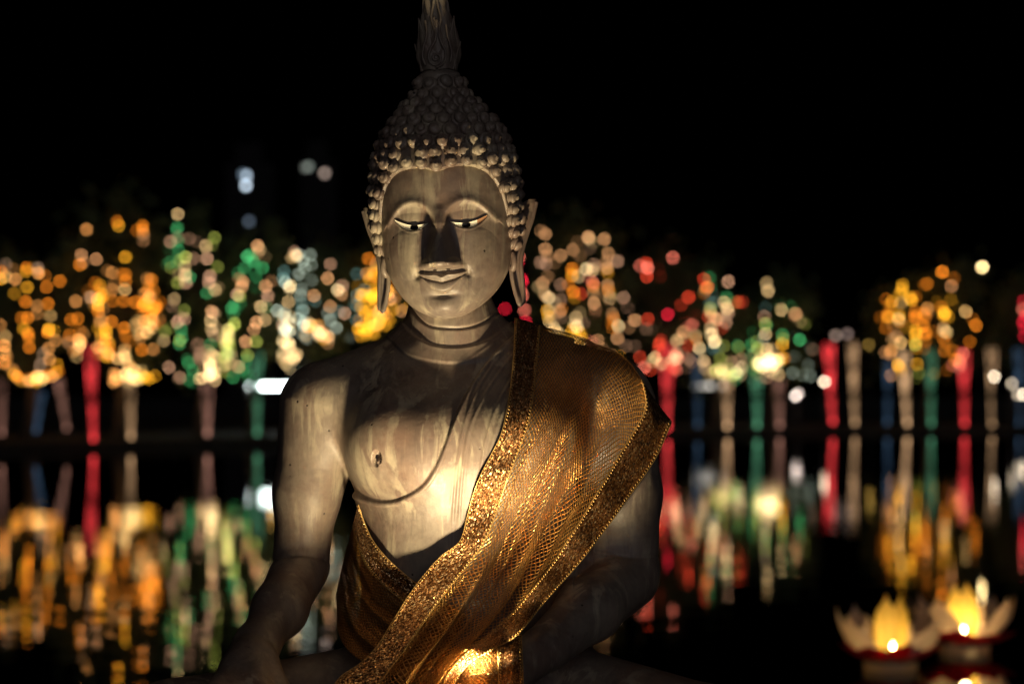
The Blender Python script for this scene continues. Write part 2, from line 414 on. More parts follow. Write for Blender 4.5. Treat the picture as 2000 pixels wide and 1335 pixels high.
def surface_nets(Fv):
    ins = Fv < 0
    c = [ins[i:ins.shape[0]-1+i, j:ins.shape[1]-1+j, k:ins.shape[2]-1+k] for i in (0, 1) for j in (0, 1) for k in (0, 1)]
    anyi = c[0].copy(); alli = c[0].copy()
    for x in c[1:]: anyi |= x; alli &= x
    act = np.argwhere(anyi & ~alli); N = len(act)
    ids = np.full(anyi.shape, -1, np.int32); ids[tuple(act.T)] = np.arange(N)
    off = np.array([(i, j, k) for i in (0, 1) for j in (0, 1) for k in (0, 1)])
    val = np.stack([Fv[tuple((act+o).T)] for o in off], 1)
    acc = np.zeros((N, 3)); cnt = np.zeros(N)
    for a in range(8):
        for b in range(a+1, 8):
            if np.abs(off[a]-off[b]).sum() != 1: continue
            m = (val[:, a] < 0) != (val[:, b] < 0)
            t = val[m, a]/(val[m, a]-val[m, b])
            acc[m] += off[a]+(off[b]-off[a])*t[:, None]; cnt[m] += 1
    V = (act+acc/cnt[:, None])*H+lo
    Q = []
    for ax in range(3):
        s0 = [slice(None)]*3; s1 = [slice(None)]*3; s0[ax] = slice(0, -1); s1[ax] = slice(1, None)
        A = ins[tuple(s0)]; B = ins[tuple(s1)]
        u, v = (ax+1) % 3, (ax+2) % 3
        for flip, m in ((False, A & ~B), (True, ~A & B)):
            e = np.argwhere(m); e = e[(e[:, u] > 0) & (e[:, v] > 0) & (e[:, u] < nn[u]-1) & (e[:, v] < nn[v]-1)]
            du = np.zeros(3, int); du[u] = 1; dv = np.zeros(3, int); dv[v] = 1
            q = np.stack([ids[tuple((e-du-dv).T)], ids[tuple((e-dv).T)], ids[tuple(e.T)], ids[tuple((e-du).T)]], 1)
            Q.append(q[:, ::-1] if flip else q)
    Q = np.concatenate(Q); return V, Q[(Q >= 0).all(1)]
bv, bq = surface_nets(Fd); del Fd
tmp = mesh_np('tmp', bv, bq); to = bpy.data.objects.new('tmp', tmp); C.objects.link(to)
sm = to.modifiers.new('sm', 'SMOOTH'); sm.factor = .5; sm.iterations = 2
ss = to.modifiers.new('ss', 'SUBSURF'); ss.levels = 1; ss.render_levels = 1
ev = bpy.data.meshes.new_from_object(to.evaluated_get(bpy.context.evaluated_depsgraph_get()))
bv = np.empty(len(ev.vertices)*3, np.float32); ev.vertices.foreach_get('co', bv); bv = bv.reshape(-1, 3).astype(float)
bn = np.empty(len(ev.vertices)*3, np.float32); ev.vertices.foreach_get('normal', bn); bn = bn.reshape(-1, 3).astype(float)
bq = np.empty(len(ev.loops), np.int32); ev.loops.foreach_get('vertex_index', bq); bq = bq.reshape(-1, 4)
bpy.data.objects.remove(to); bpy.data.meshes.remove(tmp); bpy.data.meshes.remove(ev)

# carved lines on chest and neck, cut into the surface along its normal
def pdist(px, py, pts, n=60):
    P = resample(pts, n); d2 = np.full(len(px), 1e9); sg = np.zeros(len(px))
    for k in range(len(P)-1):
        a, b = P[k], P[k+1]; d = b-a
        t = np.clip(((px-a[0])*d[0]+(py-a[1])*d[1])/(d@d), 0, 1)
        ex, ey = px-a[0]-t*d[0], py-a[1]-t*d[1]; q = ex*ex+ey*ey
        m = q < d2; d2[m] = q[m]; sg[m] = np.sign(d[0]*ey-d[1]*ex)[m]
    return np.sqrt(d2), sg
ROBE = [(690, 958), (712, 968), (740, 976), (770, 976), (800, 964), (828, 944), (848, 915), (864, 880), (880, 838), (902, 788), (930, 738), (960, 698), (1000, 660), (1040, 636)]
px, py = proj(bv); front = (bn[:, 1] < .15) & (bv[:, 1] < .06) & (py < 1180) & (px > 660) & (px < 1120)
I = np.where(front)[0]; x, y = px[I], py[I]; disp = np.zeros(len(I))
d, sg = pdist(x, y, ROBE, 90); sd = d*sg
low = sstep(1175, 1090, y)*np.where(x < 705, (bv[I, 1] < -.0)*sstep(676, 690, x), 1)
disp += .0075*sstep(-2.2, 2.2, sd)*low
disp += .002*np.exp(-((sd-5)/3.0)**2)
for pts, h, wd in (([(1010, 655), (962, 716), (932, 768), (908, 830), (896, 885), (888, 960), (884, 1040)], .0032, 2.6),
                   ([(1022, 668), (980, 724), (946, 778), (918, 840), (906, 900), (899, 970), (896, 1040)], .0026, 2.6),
                   ([(1000, 742), (974, 790), (955, 842), (944, 890), (938, 935)], .0032, 2.6),
                   ([(1004, 765), (982, 808), (964, 858), (953, 905)], .0026, 2.6),
                   ([(985, 655), (935, 690), (890, 722)], .0022, 3.0)):
    d, _ = pdist(x, y, pts); disp += .42*h*sstep(pts[-1][1]-2, pts[-1][1]-45, y)*(np.exp(-(d/wd)**2)-.5*np.exp(-((d-5)/3)**2))
d, _ = pdist(x, y, [(800, 600), (816, 620), (832, 633), (877, 641), (924, 637), (955, 624), (985, 604)]); disp -= .0045*np.exp(-(d/2.6)**2)
d, sg = pdist(x, y, [(796, 640), (812, 656), (838, 671), (880, 678), (922, 674), (958, 660), (992, 634)]); disp += .004*sstep(-3, 4, d*sg)*np.exp(-(np.maximum(d, 14)-14)**2/900)
d, sg = pdist(x, y, [(762, 664), (790, 690), (840, 705), (890, 709), (945, 703), (985, 690)]); disp -= .003*sstep(-3, 3, d*sg)*np.exp(-(d/30)**2)
e = np.hypot((x-735)/9.5, (y-895)/16); disp -= .014*sstep(1.1, .7, e)
e = np.hypot((x-737)/5.5, (y-903)/6.5); disp += .013*sstep(1.3, .3, e)
# navel hollow and soft belly line
bv[I] += bn[I]*disp[:, None]
I2 = np.where((bn[:, 1] < .2) & (py > 1040) & (py < 1150) & ((px < 660) | (px > 1160)))[0]
d, sg = pdist(px[I2], py[I2], [(520, 1100), (545, 1089), (590, 1083), (628, 1090), (660, 1104)]); dd = -.003*np.exp(-(d/4)**2)
d, sg = pdist(px[I2], py[I2], [(1150, 1075), (1190, 1082), (1240, 1088), (1290, 1084)]); dd += -.003*np.exp(-(d/4)**2)
bv[I2] += bn[I2]*dd[:, None]

# depth map of the body seen from the front, used to lay the cloth on it
GS = 5; gw, gh = 420, 300
dep = np.full((gh, gw), np.nan)
px, py = proj(bv); m = (px > 0) & (px < gw*GS) & (py > 0) & (py < gh*GS)
o_ = np.argsort(-bv[m, 1]); dep[(py[m][o_]/GS).astype(int), (px[m][o_]/GS).astype(int)] = bv[m, 1][o_]
def body_Y(x, y, r=2):
    out = np.full(np.shape(x), np.nan)
    xi = np.clip((np.asarray(x)/GS).astype(int), r, gw-r-1); yi = np.clip((np.asarray(y)/GS).astype(int), r, gh-r-1)
    for i in range(-r, r+1):
        for j in range(-r, r+1): out = np.fmin(out, dep[yi+i, xi+j])
    return out
# ------------------------------------------------------------------ head (own frame, in thousandths of a metre: x right, y back, z up)
HS = .00099
HO = W(873, 437, -.035)
HR = Matrix.Rotation(R(-2.6), 3, 'Y') @ Matrix.Rotation(R(-5.0), 3, 'Z') @ Matrix.Rotation(R(3.5), 3, 'X')
HRn = np.array(HR)
def head_w(P): P = np.asarray(P, float); return (P*HS) @ HRn.T+HO
ZT = [190, 170, 140, 105, 60, 0, -40, -80, -97, -116, -130, -145, -158, -168, -175, -180, -183]
WT = [30, 70, 103, 119, 127, 129.5, 128, 121, 116, 106, 97, 84, 69, 54, 40, 26, 8]
FT = [30, 72, 102, 117, 127, 127, 129, 131, 131, 130, 129, 127, 124, 119, 112, 102, 90]
BT = [40, 90, 118, 130, 138, 140, 135, 125, 112, 95, 75, 50, 20, -5, -25, -45, -66]
def head_base(phi, z):
    a, f, b = cr(ZT, WT, z), cr(ZT, FT, z), cr(ZT, BT, z)
    c, s = np.cos(phi), np.sin(phi)
    n = 2/2.3
    x = a*np.sign(s)*np.abs(s)**n
    mid = (f-b)/2; half = (f+b)/2
    y = -(mid+half*np.sign(c)*np.abs(c)**n)
    return x, y
def G(x): return np.exp(-x*x)
def sd_poly(X, Z, pts, n=50):
    return pdist(X, Z, pts, n)
BROW = [(9, 2), (13, 18), (24, 33), (42, 42), (60, 42), (80, 32), (95, 17), (106, 4)]
def eye_top(a): return cr([20, 35, 52, 70, 82, 91], [2.5, -.2, -.8, 3.2, 8.2, 12.5], a)
def eye_bot(a): return cr([20, 35, 52, 70, 82, 91], [1.5, -6.5, -10.5, -6.0, 2.0, 11.0], a)
def mouth_z(X): return -110+13*(np.abs(X)/45)**2.2+2.2*np.exp(-(X/9)**2)*-1
def face_disp(X, Z):
    """how far the carved face stands forward of the plain head at (X, Z)"""
    A = np.abs(X); d = np.zeros_like(X)
    # brow ridges running into the sides of the nose
    db, sg = sd_poly(A, Z, BROW)
    d += 5.5*np.where(sg > 0, .75*G(db/13)+.25*G(db/6), G(db/5.5))
    # sunk lid area under the brow, with the lid swelling back out
    u = ((A-53)/46)**2+((Z-2)/36)**2
    d -= 5.0*np.clip(1-u, 0, 1)**1.2*sstep(-20, 4, Z)
    u = ((A-54)/42)**2+((Z-9)/14)**2
    d += 2.2*np.clip(1-u, 0, 1)**1.1
    # eye rims
    inside = (A > 18) & (A < 93)
    dt = np.abs(Z-eye_top(A)); dbm = np.abs(Z-eye_bot(A))
    d += np.where(inside, 1.1*G((Z-eye_top(A)-2.2)/2.6), 0)
    d += np.where(inside, 1.0*G((Z-eye_bot(A)+2.5)/2.6), 0)
    d -= 2.5*sstep(20, 24, A)*sstep(90, 86, A)*sstep(eye_bot(A)-.5, eye_bot(A)+1.5, Z)*sstep(eye_top(A)+.5, eye_top(A)-1.5, Z)
    # nose
    hgt = cr([40, 25, 8, -10, -30, -50, -66, -76, -83, -90], [1, 5, 11, 17, 25, 34, 41, 43, 34, 2], Z)
    wid = cr([40, 25, 8, -10, -30, -50, -66, -76, -83, -90], [13, 11, 11, 13, 17, 22, 27, 30, 31, 30], Z)
    hgt = np.where(Z < -90, 0, hgt)*sstep(46, 26, Z)
    hgt = hgt*sstep(-91, -80, Z)
    q = A/wid
    d += hgt*np.clip(np.exp(-(q**2.5)*.95)-.18*np.exp(-((A-0)/wid)**2)*0, 0, 1)
    # wings of the nose
    u = ((A-25)/12.5)**2+((Z+75)/11)**2; d += 14*np.clip(1-u, 0, 1)**.55
    u = ((A-13)/7)**2+((Z+84)/4.5)**2; d -= 10*np.clip(1-u, 0, 1)**.7          # nostrils
    # mouth
    mz = mouth_z(X); up = -99.5+5.5*(A/45)**2-3.2*G(X/7)+1.5*G((A-13)/9); lowl = mz-20*np.clip(1-(A/36)**2, 0, 1)**.6
    wm = sstep(49, 41, A)
    tl = np.clip((Z-mz)/np.maximum(up-mz, 1), 0, 1); d += wm*np.where(Z > mz, (1.6+3.2*tl)*sstep(up+5, up-1, Z)*sstep(mz, mz+2.5, Z), 0)
    d += wm*1.3*G((Z-up-.5)/2.0)
    tw = sstep(40, 30, A); t2 = np.clip((mz-Z)/np.maximum(mz-lowl, 1), 0, 1)
    d += tw*np.where((Z <= mz) & (Z > lowl-2), 4.6*np.sin(np.pi*np.clip(t2*.7+.02, 0, 1))*sstep(lowl-3, lowl+4, Z), 0)
    d -= 2.0*wm*G((Z-mz)/1.6)
    d -= 5.0*G((A-49)/6)*G((Z+98)/7)                                              # corners
    d += 5*np.clip(1-((A/52)**2+((Z+97)/40)**2), 0, 1)                           # muzzle
    d -= 5.5*G(X/26)*G((Z+137)/6)                                                # under the lip
    d += 7*G(X/24)*G((Z+160)/16)                       # chin
    d -= 2.5*G(X/5)*sstep(-100, -96, Z)*sstep(-84, -90, Z)                         # philtrum
    # cheeks
    d += 5*np.clip(1-(((A-68)/42)**2+((Z+58)/48)**2), 0, 1)
    d -= 3*G((A-44-(-78-Z)*.25)/8)*sstep(-120, -95, Z)*sstep(-60, -80, Z)
    return d
nph, nz = 440, 400
ph = np.concatenate([np.linspace(-1.75, 1.75, nph-60), np.linspace(1.75, 2*np.pi-1.75, 62)[1:-1]])
tz = np.linspace(0, 1, nz); zz = 190-373*tz
PH, ZZ = np.meshgrid(ph, zz)
X, Y = head_base(PH, ZZ)
fr = np.clip(np.cos(PH), 0, 1)
D_ = face_disp(X.ravel(), ZZ.ravel()).reshape(X.shape)
Y = Y-D_*sstep(.02, .35, fr)
def face_y(x, z):
    """front surface of the carved face at given x, z (head frame)"""
    x = np.asarray(x, float); z = np.asarray(z, float)
    a, f, b = cr(ZT, WT, z), cr(ZT, FT, z), cr(ZT, BT, z); n = 2/2.3
    s = np.clip(np.abs(x)/a, 0, .999)**(1/n); c = np.sqrt(1-s*s)
    return -((f-b)/2+(f+b)/2*c**n)-face_disp(x.ravel(), z.ravel()).reshape(x.shape)
hm = MB()
hm.grid(np.stack([X, Y, ZZ], -1), wrap=True, flip=True)
# ears: long pierced lobes, swept from cross-sections (z, inner x, outer x, inner y, outer y, thickness)
EAR = np.array([(40, 160, 173, 34, 66, 3), (33, 148, 172, 22, 66, 7), (18, 138, 168, 10, 62, 9), (0, 131, 163, 4, 56, 10), (-24, 127, 154, 2, 48, 10), (-48, 124, 146, 2, 38, 10),
                (-70, 120, 141, 2, 28, 10), (-90, 118, 140, 2, 22, 10), (-112, 119, 141, 0, 18, 10), (-135, 123, 142, -2, 14, 10), (-154, 128, 142, -4, 10, 9), (-165, 132, 141, -4, 6, 7), (-169, 135, 138, -2, 2, 2)], float)
ez = np.linspace(40, -169, 90); EV = np.stack([cr(EAR[:, 0], EAR[:, k], ez) for k in range(1, 6)], 1)
for s_ in (-1, 1):
    n = 28; a = np.arange(n)*2*np.pi/n; P = []
    for z, (xi, xo, yi, yo, th) in zip(ez, EV):
        c = np.array([(xi+xo)/2, (yi+yo)/2]); u = np.array([xo-xi, yo-yi]); l = np.linalg.norm(u)/2; u /= 2*l; v = np.array([u[1], -u[0]])  # v points forward/out
        th = max(th, 1)
        ca, sa = np.cos(a), np.sin(a)
        off = th*np.sign(sa)*np.abs(sa)**.8
        hollow = np.where(sa > 0, th*.95*np.clip(1-(ca/.62)**2, 0, 1)*sstep(-158, -120, z)*sstep(36, 15, z), 0)
        xy = c+np.outer(l*ca, u)+np.outer(off*.6-hollow, v)
        P.append(np.stack([s_*xy[:, 0], xy[:, 1], np.full(n, z)], -1))
    hm.grid(np.array(P), wrap=True, flip=(s_ < 0))
    # rolled rim and inner fold
    rim = np.array([(s_*xo, yo-6, z) for z, (xi, xo, yi, yo, th) in zip(ez, EV)])
    hm.tube(rim[2:-3], 4.6, 8)
    fold = np.array([(s_*(xi*.62+xo*.38), yi*.62+yo*.38-7, z) for z, (xi, xo, yi, yo, th) in zip(ez, EV)])
    hm.tube(fold[10:52], np.linspace(2, 4, 42), 8)
    hm.tube(resample([(s_*126, -4, -62), (s_*129, -8, -74), (s_*128, -8, -88), (s_*124, -2, -96)], 12), 6, 8)
HM_v = head_w(np.concatenate(hm.v))
statue = empty('buddha_statue', 'seated bronze figure with curled hair and flame finial, draped in gold net cloth', 'statue', tuple(W(915, 1520, 0)))
S0 = np.array(statue.location)
nb = len(bv)
allv = np.concatenate([bv, HM_v])-S0
hq = [np.concatenate(hm.q)+nb]; ht = [np.concatenate(hm.t)+nb] if hm.t else []
link('body', mesh_np('body', allv, [bq]+hq+ht), M_STATUE, statue)

# eyes: white inlay with a dark rim line and iris
M_WHITE = simple('white_eye_paint', (.78, .74, .62), .35)
M_BLACK = simple('black_eye_paint', (.012, .010, .010), .2)
M_RUST = simple('worn_eye_paint', (.36, .19, .10), .6)
for s_ in (-1, 1):
    er = empty('eye', None, None); del er['label']; del er['category']; er.parent = statue
    a = np.linspace(21, 89, 60); t = np.linspace(0, 1, 12)
    zt, zb = eye_top(a), eye_bot(a)
    A_, T_ = np.meshgrid(a, t); Z_ = zb+(zt-zb)*T_
    Y_ = face_y(s_*A_, Z_)-.8-.8*np.sin(np.pi*T_)**.8-2.8*T_
    P = head_w(np.stack([s_*A_, Y_, Z_], -1).reshape(-1, 3)).reshape(12, 60, 3)-S0
    split = 44 if s_ > 0 else 60
    mb = MB(); mb.grid(P[:, :split], flip=s_ > 0); link('inlay', mb.mesh('inlay'), M_WHITE, er)
    if s_ > 0:
        mb = MB(); mb.grid(P[:, split-1:], flip=True); link('worn_inlay', mb.mesh('worn_inlay'), M_RUST, er)
    mb = MB(); cx, cz = (s_*50, -5.0); rr = np.linspace(0.01, 1, 10); aa = np.linspace(0, 2*np.pi, 33)[:-1]
    RR, AA = np.meshgrid(rr, aa, indexing='ij'); xi = cx+8.0*RR*np.cos(AA); zi = cz+7.4*RR*np.sin(AA)
    zi = np.minimum(zi, eye_top(np.abs(xi))+.3); zi = np.maximum(zi, eye_bot(np.abs(xi))-.3)
    yi = face_y(xi, zi)-3.6-.5*(1-RR**2)
    mb.grid(head_w(np.stack([xi, yi, zi], -1).reshape(-1, 3)).reshape(10, 32, 3)-S0, wrap=True, flip=True)
    link('iris', mb.mesh('iris'), M_BLACK, er)
    mb = MB()
    for f, rad in ((eye_top, .5), (eye_bot, .3)):
        pa = np.linspace(19.5, 91, 60); pz = f(pa); mb.tube(head_w(np.stack([s_*pa, face_y(s_*pa, pz)-1.8, pz], -1))-S0, rad*HS, 6)
    link('rim_line', mb.mesh('rim_line'), M_BLACK, er)

# hair: a cap with a raised edge at the hairline, covered in snail curls
CZ = [300, 292, 277, 262, 247, 237, 222, 207, 187, 157, 127, 87, 37, 7, -30, -62, -100]
CW = [8, 30, 36, 44, 50, 60, 70, 87, 102, 118, 129, 135.5, 138, 137.5, 134.5, 126, 110]
def cap_r(z): return cr(CZ, CW, z)
def hair_z(x):   # hairline height over x
    a = np.abs(x); return cr([0, 10, 30, 60, 85, 100, 112, 121, 127, 131], [100, 102, 107, 107, 100, 88, 70, 45, 10, -30], np.clip(a, 0, 131))
def cap_pt(phi, z):
    r = cap_r(z); fy = 1.0+.04*np.cos(phi)
    return np.stack([r*np.sin(phi), -r*np.cos(phi)*fy+4*np.ones_like(z), z], -1)
ph = np.linspace(0, 2*np.pi, 721)[:-1]-np.pi; zz = np.concatenate([np.linspace(300, 200, 60), np.linspace(199, -98, 260)])
PH, ZZ = np.meshgrid(ph, zz)
P = cap_pt(PH, ZZ)
def face_mask(P):
    """1 inside the bare face, 0 on the hair, smooth over the edge"""
    x, y, z = P[..., 0], P[..., 1], P[..., 2]
    dz = hair_z(x)-z
    lateral = 128-np.abs(x)
    d = np.minimum(dz, lateral+np.where(z > 40, 30, 0))
    d = np.where(y < 0, d, np.minimum(d, -y*1.0))
    return d
FM = face_mask(P)
inward = sstep(-3, 4, FM)*26
rad = np.hypot(P[..., 0], P[..., 1]); k = 1-inward/np.maximum(rad, 1)
P[..., 0] *= k; P[..., 1] = P[..., 1]*k
hb = MB(); hb.grid(P, wrap=True, flip=True)
# one curl: a domed spiral knob
def curl(turns=1.9, n=22, m=17):
    t = np.linspace(0, 1, m)[:, None]; a = np.arange(n)[None, :]*2*np.pi/n
    sp = a+2*np.pi*turns*t
    r = (1-t**3.0)**.56*(1-.27*(.5+.5*np.cos(sp))**3*(1-t)**.25)
    z = 1.2*t-.25-.10*(.5+.5*np.cos(sp))**3*np.sqrt(t)
    x = r*np.cos(a); y = r*np.sin(a)
    return np.stack([x, y, z+0*x], -1)
CU = curl(); rngc = random.Random(3)
acc = []
def try_curl(phi, z, mind, r, force=False):
    p = cap_pt(np.array([phi]), np.array([float(z)]))[0]
    f = face_mask(p[None])[0]
    if f > -r*.75 and not force: return
    for q in acc:
        if (p[0]-q[0][0])**2+(p[1]-q[0][1])**2+(p[2]-q[0][2])**2 < mind*mind: return
    acc.append((p, phi, z, r))
# first row hugging the hairline, then rows up to the crown
for x in (0, 28, -28, 56, -56, 83, -83, 104, -104, 119, -119):
    z = float(hair_z(np.array([x]))[0])+10.5
    r_ = cap_r(np.array([z]))[0]
    phi = math.asin(max(-1, min(1, x/r_))); try_curl(phi, z, 18, 13)
for sgn in (1, -1):
    for z in np.arange(66, -50, -22):
        r_ = cap_r(np.array([float(z)]))[0]; try_curl(sgn*math.asin(min(.99, 130.5/r_)), z, 14, 14.2, True)
row = 0
zc = 135.0
while zc < 286:
    r_ = cap_r(np.array([zc]))[0]; n = max(6, int(round(2*math.pi*r_/28.0)))
    for k in range(n):
        try_curl((k+.5*(row % 2))*2*math.pi/n+rngc.uniform(-.025, .025), zc+rngc.uniform(-2, 2), 17.5, 15.4+rngc.uniform(-.9, .7))
    dr = abs(cap_r(np.array([zc+10]))[0]-r_)/10; zc += 23.0/math.sqrt(1+dr*dr); row += 1
zc = 118.0
while zc > -66:
    r_ = cap_r(np.array([zc]))[0]; n = int(round(2*math.pi*r_/28.0))
    for k in range(n):
        try_curl((k+.5*(row % 2))*2*math.pi/n+rngc.uniform(-.02, .02), zc+rngc.uniform(-2, 2), 17.5, 15.4+rngc.uniform(-.9, .7))
    zc -= 23.0; row += 1
for p, phi, z, r in acc:
    e = 1e-2
    du = cap_pt(np.array([phi+e]), np.array([float(z)]))[0]-p; dv = cap_pt(np.array([phi]), np.array([float(z)+1]))[0]-p
    nrm = np.cross(du, dv); nrm /= np.linalg.norm(nrm)
    nrm = nrm*np.array([1, 1, .55 if z > 125 else 1]); nrm = nrm/np.linalg.norm(nrm)+np.array([0, 0, rngc.uniform(-.12, .22)])+np.array([rngc.uniform(-.12, .12)]*3); nrm /= np.linalg.norm(nrm)
    t1 = np.cross([0, 0, 1.0], nrm); t1 /= np.linalg.norm(t1); t2 = np.cross(nrm, t1)
    ang = rngc.uniform(0, 6.28); ca, sa = math.cos(ang), math.sin(ang)
    q = CU*r*np.array([1, rngc.uniform(.9, 1.08), rngc.uniform(1.1, 1.45)])
    w_ = p+(q[..., :1]*ca-q[..., 1:2]*sa)*t1+(q[..., :1]*sa+q[..., 1:2]*ca)*t2+q[..., 2:]*nrm
    hb.grid(w_, wrap=True)
hair = hb
hair.v = [head_w(np.concatenate(hair.v))-S0]
link('curled_hair', hair.mesh('curled_hair'), M_HAIR, statue)

# flame finial
fb = MB()
prof = [(2, 276), (36, 279), (40, 283), (41, 288), (38, 293), (33, 296), (31, 299), (36, 304), (40, 312), (41, 322), (40, 335), (39, 350), (36, 368), (32, 385), (28, 402), (23, 420), (19, 440), (15, 462), (10, 488), (5, 515), (1, 535)]
n = 40; a = np.arange(n)*2*np.pi/n; rows = []
rz = np.linspace(276, 535, 110); rr = cr([p[1] for p in prof], [p[0] for p in prof], rz)
for r, z in zip(rr, rz):
    f = sstep(304, 330, z)
    tw = .35*math.sin((z-300)/38.0)
    ripple = 1+f*(.10*np.cos(6*(a+tw))+.05*np.cos(11*a-tw*2))
    rows.append(np.stack([r*ripple*np.sin(a), -r*ripple*np.cos(a)*.85, np.full(n, z)], -1))
fb.grid(np.array(rows), wrap=True, flip=True)
def flame_leaf(phi, z0, z1, r0, r1, wd, th=4):
    """a pointed flame tongue hugging the finial, with a flared tip"""
    t = np.linspace(0, 1, 26); u = np.linspace(-1, 1, 11); Pf = []
    for k in t:
        r = r0+(r1-r0)*k+5*math.sin(math.pi*k)*.4+(3*max(0, k-.72)/.28)
        wz = wd*(1-k**2.6)*(.72+.28*math.sin(math.pi*min(1, k*1.2)))
        z = z0+(z1-z0)*k
        rowp = []
        for q in u:
            an = phi+q*wz/max(r, 8)
            rowp.append((r*math.sin(an)*(1+.02), -(r+th*(1-q*q))*math.cos(an)*.9, z-3*(q*q)*(1-k)))
        Pf.append(rowp)
    Pf = np.array(Pf)
    Q = Pf.copy(); ax = np.array([0, 0, 0.0]); Q[..., :2] *= .86
    fb.grid(Pf, flip=True); fb.grid(Q)
    edge = np.concatenate([Pf[:, 0], Pf[::-1, -1]]); fb.tube(edge, 1.5, 6)
for k in range(6): flame_leaf(math.pi/2+k*math.pi/3, 300, 352, 36, 41, 21)
for k in range(6): flame_leaf(math.pi/2+(k+.5)*math.pi/3+.1, 304, 396, 34, 35, 19)
for k in range(4): flame_leaf(math.pi/2+k*math.pi/2, 318, 402, 33, 31, 17)
for k in range(4): flame_leaf(math.pi/4+k*math.pi/2, 380, 470, 26, 20, 13)
# front relief: a curling tongue rising from a small spiral
def relief(pts, r):
    p = resample(pts, 70); fb.tube([(x, -(np.interp(z, rz, rr)*.92+3.0), z) for x, z in p], r, 8)
relief([(3, 318), (-3, 316), (-6, 321), (-2, 327), (5, 326), (9, 319), (5, 310), (-4, 307), (-12, 313), (-14, 326), (-9, 340), (-1, 352), (2, 366), (-3, 384), (-6, 402), (-2, 424), (2, 450)], 2.6)
relief([(-2, 303), (10, 306), (18, 316), (19, 330), (13, 346), (8, 362), (9, 380), (12, 398), (8, 420), (5, 440)], 2.4)
relief([(-22, 308), (-26, 322), (-24, 340), (-18, 358), (-16, 378), (-18, 394)], 2.2)
relief([(27, 310), (31, 326), (28, 346), (24, 364), (22, 384)], 2.0)
fb.v = [head_w(np.concatenate(fb.v))-S0]
link('flame_finial', fb.mesh('flame_finial'), M_STATUE, statue)

# ------------------------------------------------------------------ gold net cloth draped over the shoulder: main sash, folded end, waist wrap
robe = empty('robe_cloth', 'golden net sash with glittering copper borders draped over one shoulder of the figure', 'cloth', tuple(S0))
def curve_w(pts, n):
    """pts: (px, py, Y) -> smooth world-space rows"""
    return resample(np.array(pts, float), n)
NV = 240
L0 = [(1012, 690, .17), (1006, 640, .10), (1006, 622, .02), (1004, 680, -.10), (999, 740, -.145), (990, 800, -.165), (978, 850, -.17), (958, 890, -.178), (940, 925, -.183), (925, 962, -.18), (912, 1010, -.18), (898, 1056, -.182), (863, 1084, -.192), (838, 1110, -.205), (800, 1160, -.235), (767, 1212, -.28), (738, 1258, -.33), (700, 1297, -.38), (668, 1318, -.42), (640, 1352, -.455)]
L1 = [(1070, 700, .17), (1064, 655, .10), (1060, 638, .02), (1050, 700, -.09), (1044, 760, -.135), (1036, 812, -.155), (1022, 858, -.165), (1004, 905, -.172), (986, 952, -.18), (970, 1000, -.182), (952, 1046, -.188), (930, 1082, -.20), (904, 1116, -.213), (876, 1150, -.23), (846, 1190, -.26), (815, 1235, -.30), (786, 1276, -.36), (762, 1306, -.41), (742, 1336, -.45), (720, 1370, -.48)]
L2 = [(1165, 735, .17), (1160, 690, .10), (1157, 668, .03), (1150, 730, -.045), (1137, 790, -.09), (1116, 850, -.125), (1090, 910, -.15), (1064, 970, -.17), (1040, 1028, -.185), (1013, 1080, -.20), (984, 1122, -.22), (955, 1160, -.245), (922, 1200, -.275), (892, 1238, -.31), (864, 1270, -.36), (840, 1302, -.405), (822, 1335, -.44), (806, 1370, -.47)]
L3 = [(1262, 800, .13), (1258, 752, .07), (1254, 742, .02), (1262, 790, -.03), (1238, 842, -.065), (1212, 884, -.085), (1190, 922, -.11), (1165, 964, -.135), (1140, 1006, -.16), (1114, 1046, -.18), (1090, 1084, -.205), (1064, 1118, -.235), (1036, 1154, -.27), (1004, 1192, -.305), (966, 1228, -.34), (930, 1258, -.375), (895, 1290, -.405), (870, 1325, -.43), (855, 1370, -.46)]
L4 = [(1300, 850, .11), (1302, 826, .06), (1309, 822, .015), (1300, 852, -.015), (1284, 888, -.03), (1264, 920, -.055), (1238, 956, -.08), (1210, 996, -.11), (1180, 1036, -.14), (1150, 1076, -.17), (1120, 1112, -.20), (1086, 1150, -.235), (1056, 1184, -.275), (1030, 1217, -.325), (1004, 1244, -.36), (960, 1268, -.375), (920, 1292, -.39), (892, 1325, -.41), (880, 1370, -.44)]
LS = np.stack([curve_w(l, NV) for l in (L0, L1, L2, L3, L4)], 0)       # 5 x NV x 3
def fields(LS, us, NU, uk):
    """interpolate across the guide curves"""
    u = np.linspace(us[0], us[-1], NU); out = np.empty((NU, LS.shape[1], 3))
    for j in range(LS.shape[1]):
        for k in range(3): out[:, j, k] = cr(us, LS[:, j, k], u)
    return u, out
US = [0, .058, .205, .345, .405]
NU = 122
u, P2 = fields(LS, US, NU, None)
vv = np.linspace(0, 1, NV)
U, V = np.meshgrid(u, vv, indexing='ij')
yb = body_Y(P2[..., 0], P2[..., 1], 2)
Yc = np.where(np.isnan(yb) | (P2[..., 2] > .03), P2[..., 2], np.minimum(P2[..., 2], yb-.009))
Yc = np.where(V > .86, np.minimum(P2[..., 2], Yc), Yc)
def blur(A, n):
    for _ in range(n):
        B = A.copy(); B[1:-1, 1:-1] = (A[1:-1, 1:-1]*2+A[:-2, 1:-1]+A[2:, 1:-1]+A[1:-1, :-2]+A[1:-1, 2:])/6
        B[0, 1:-1] = (A[0, 1:-1]*2+A[0, :-2]+A[0, 2:]+A[1, 1:-1])/5; B[-1, 1:-1] = (A[-1, 1:-1]*2+A[-1, :-2]+A[-1, 2:]+A[-2, 1:-1])/5
        A = B
    return A
base = Yc.copy()
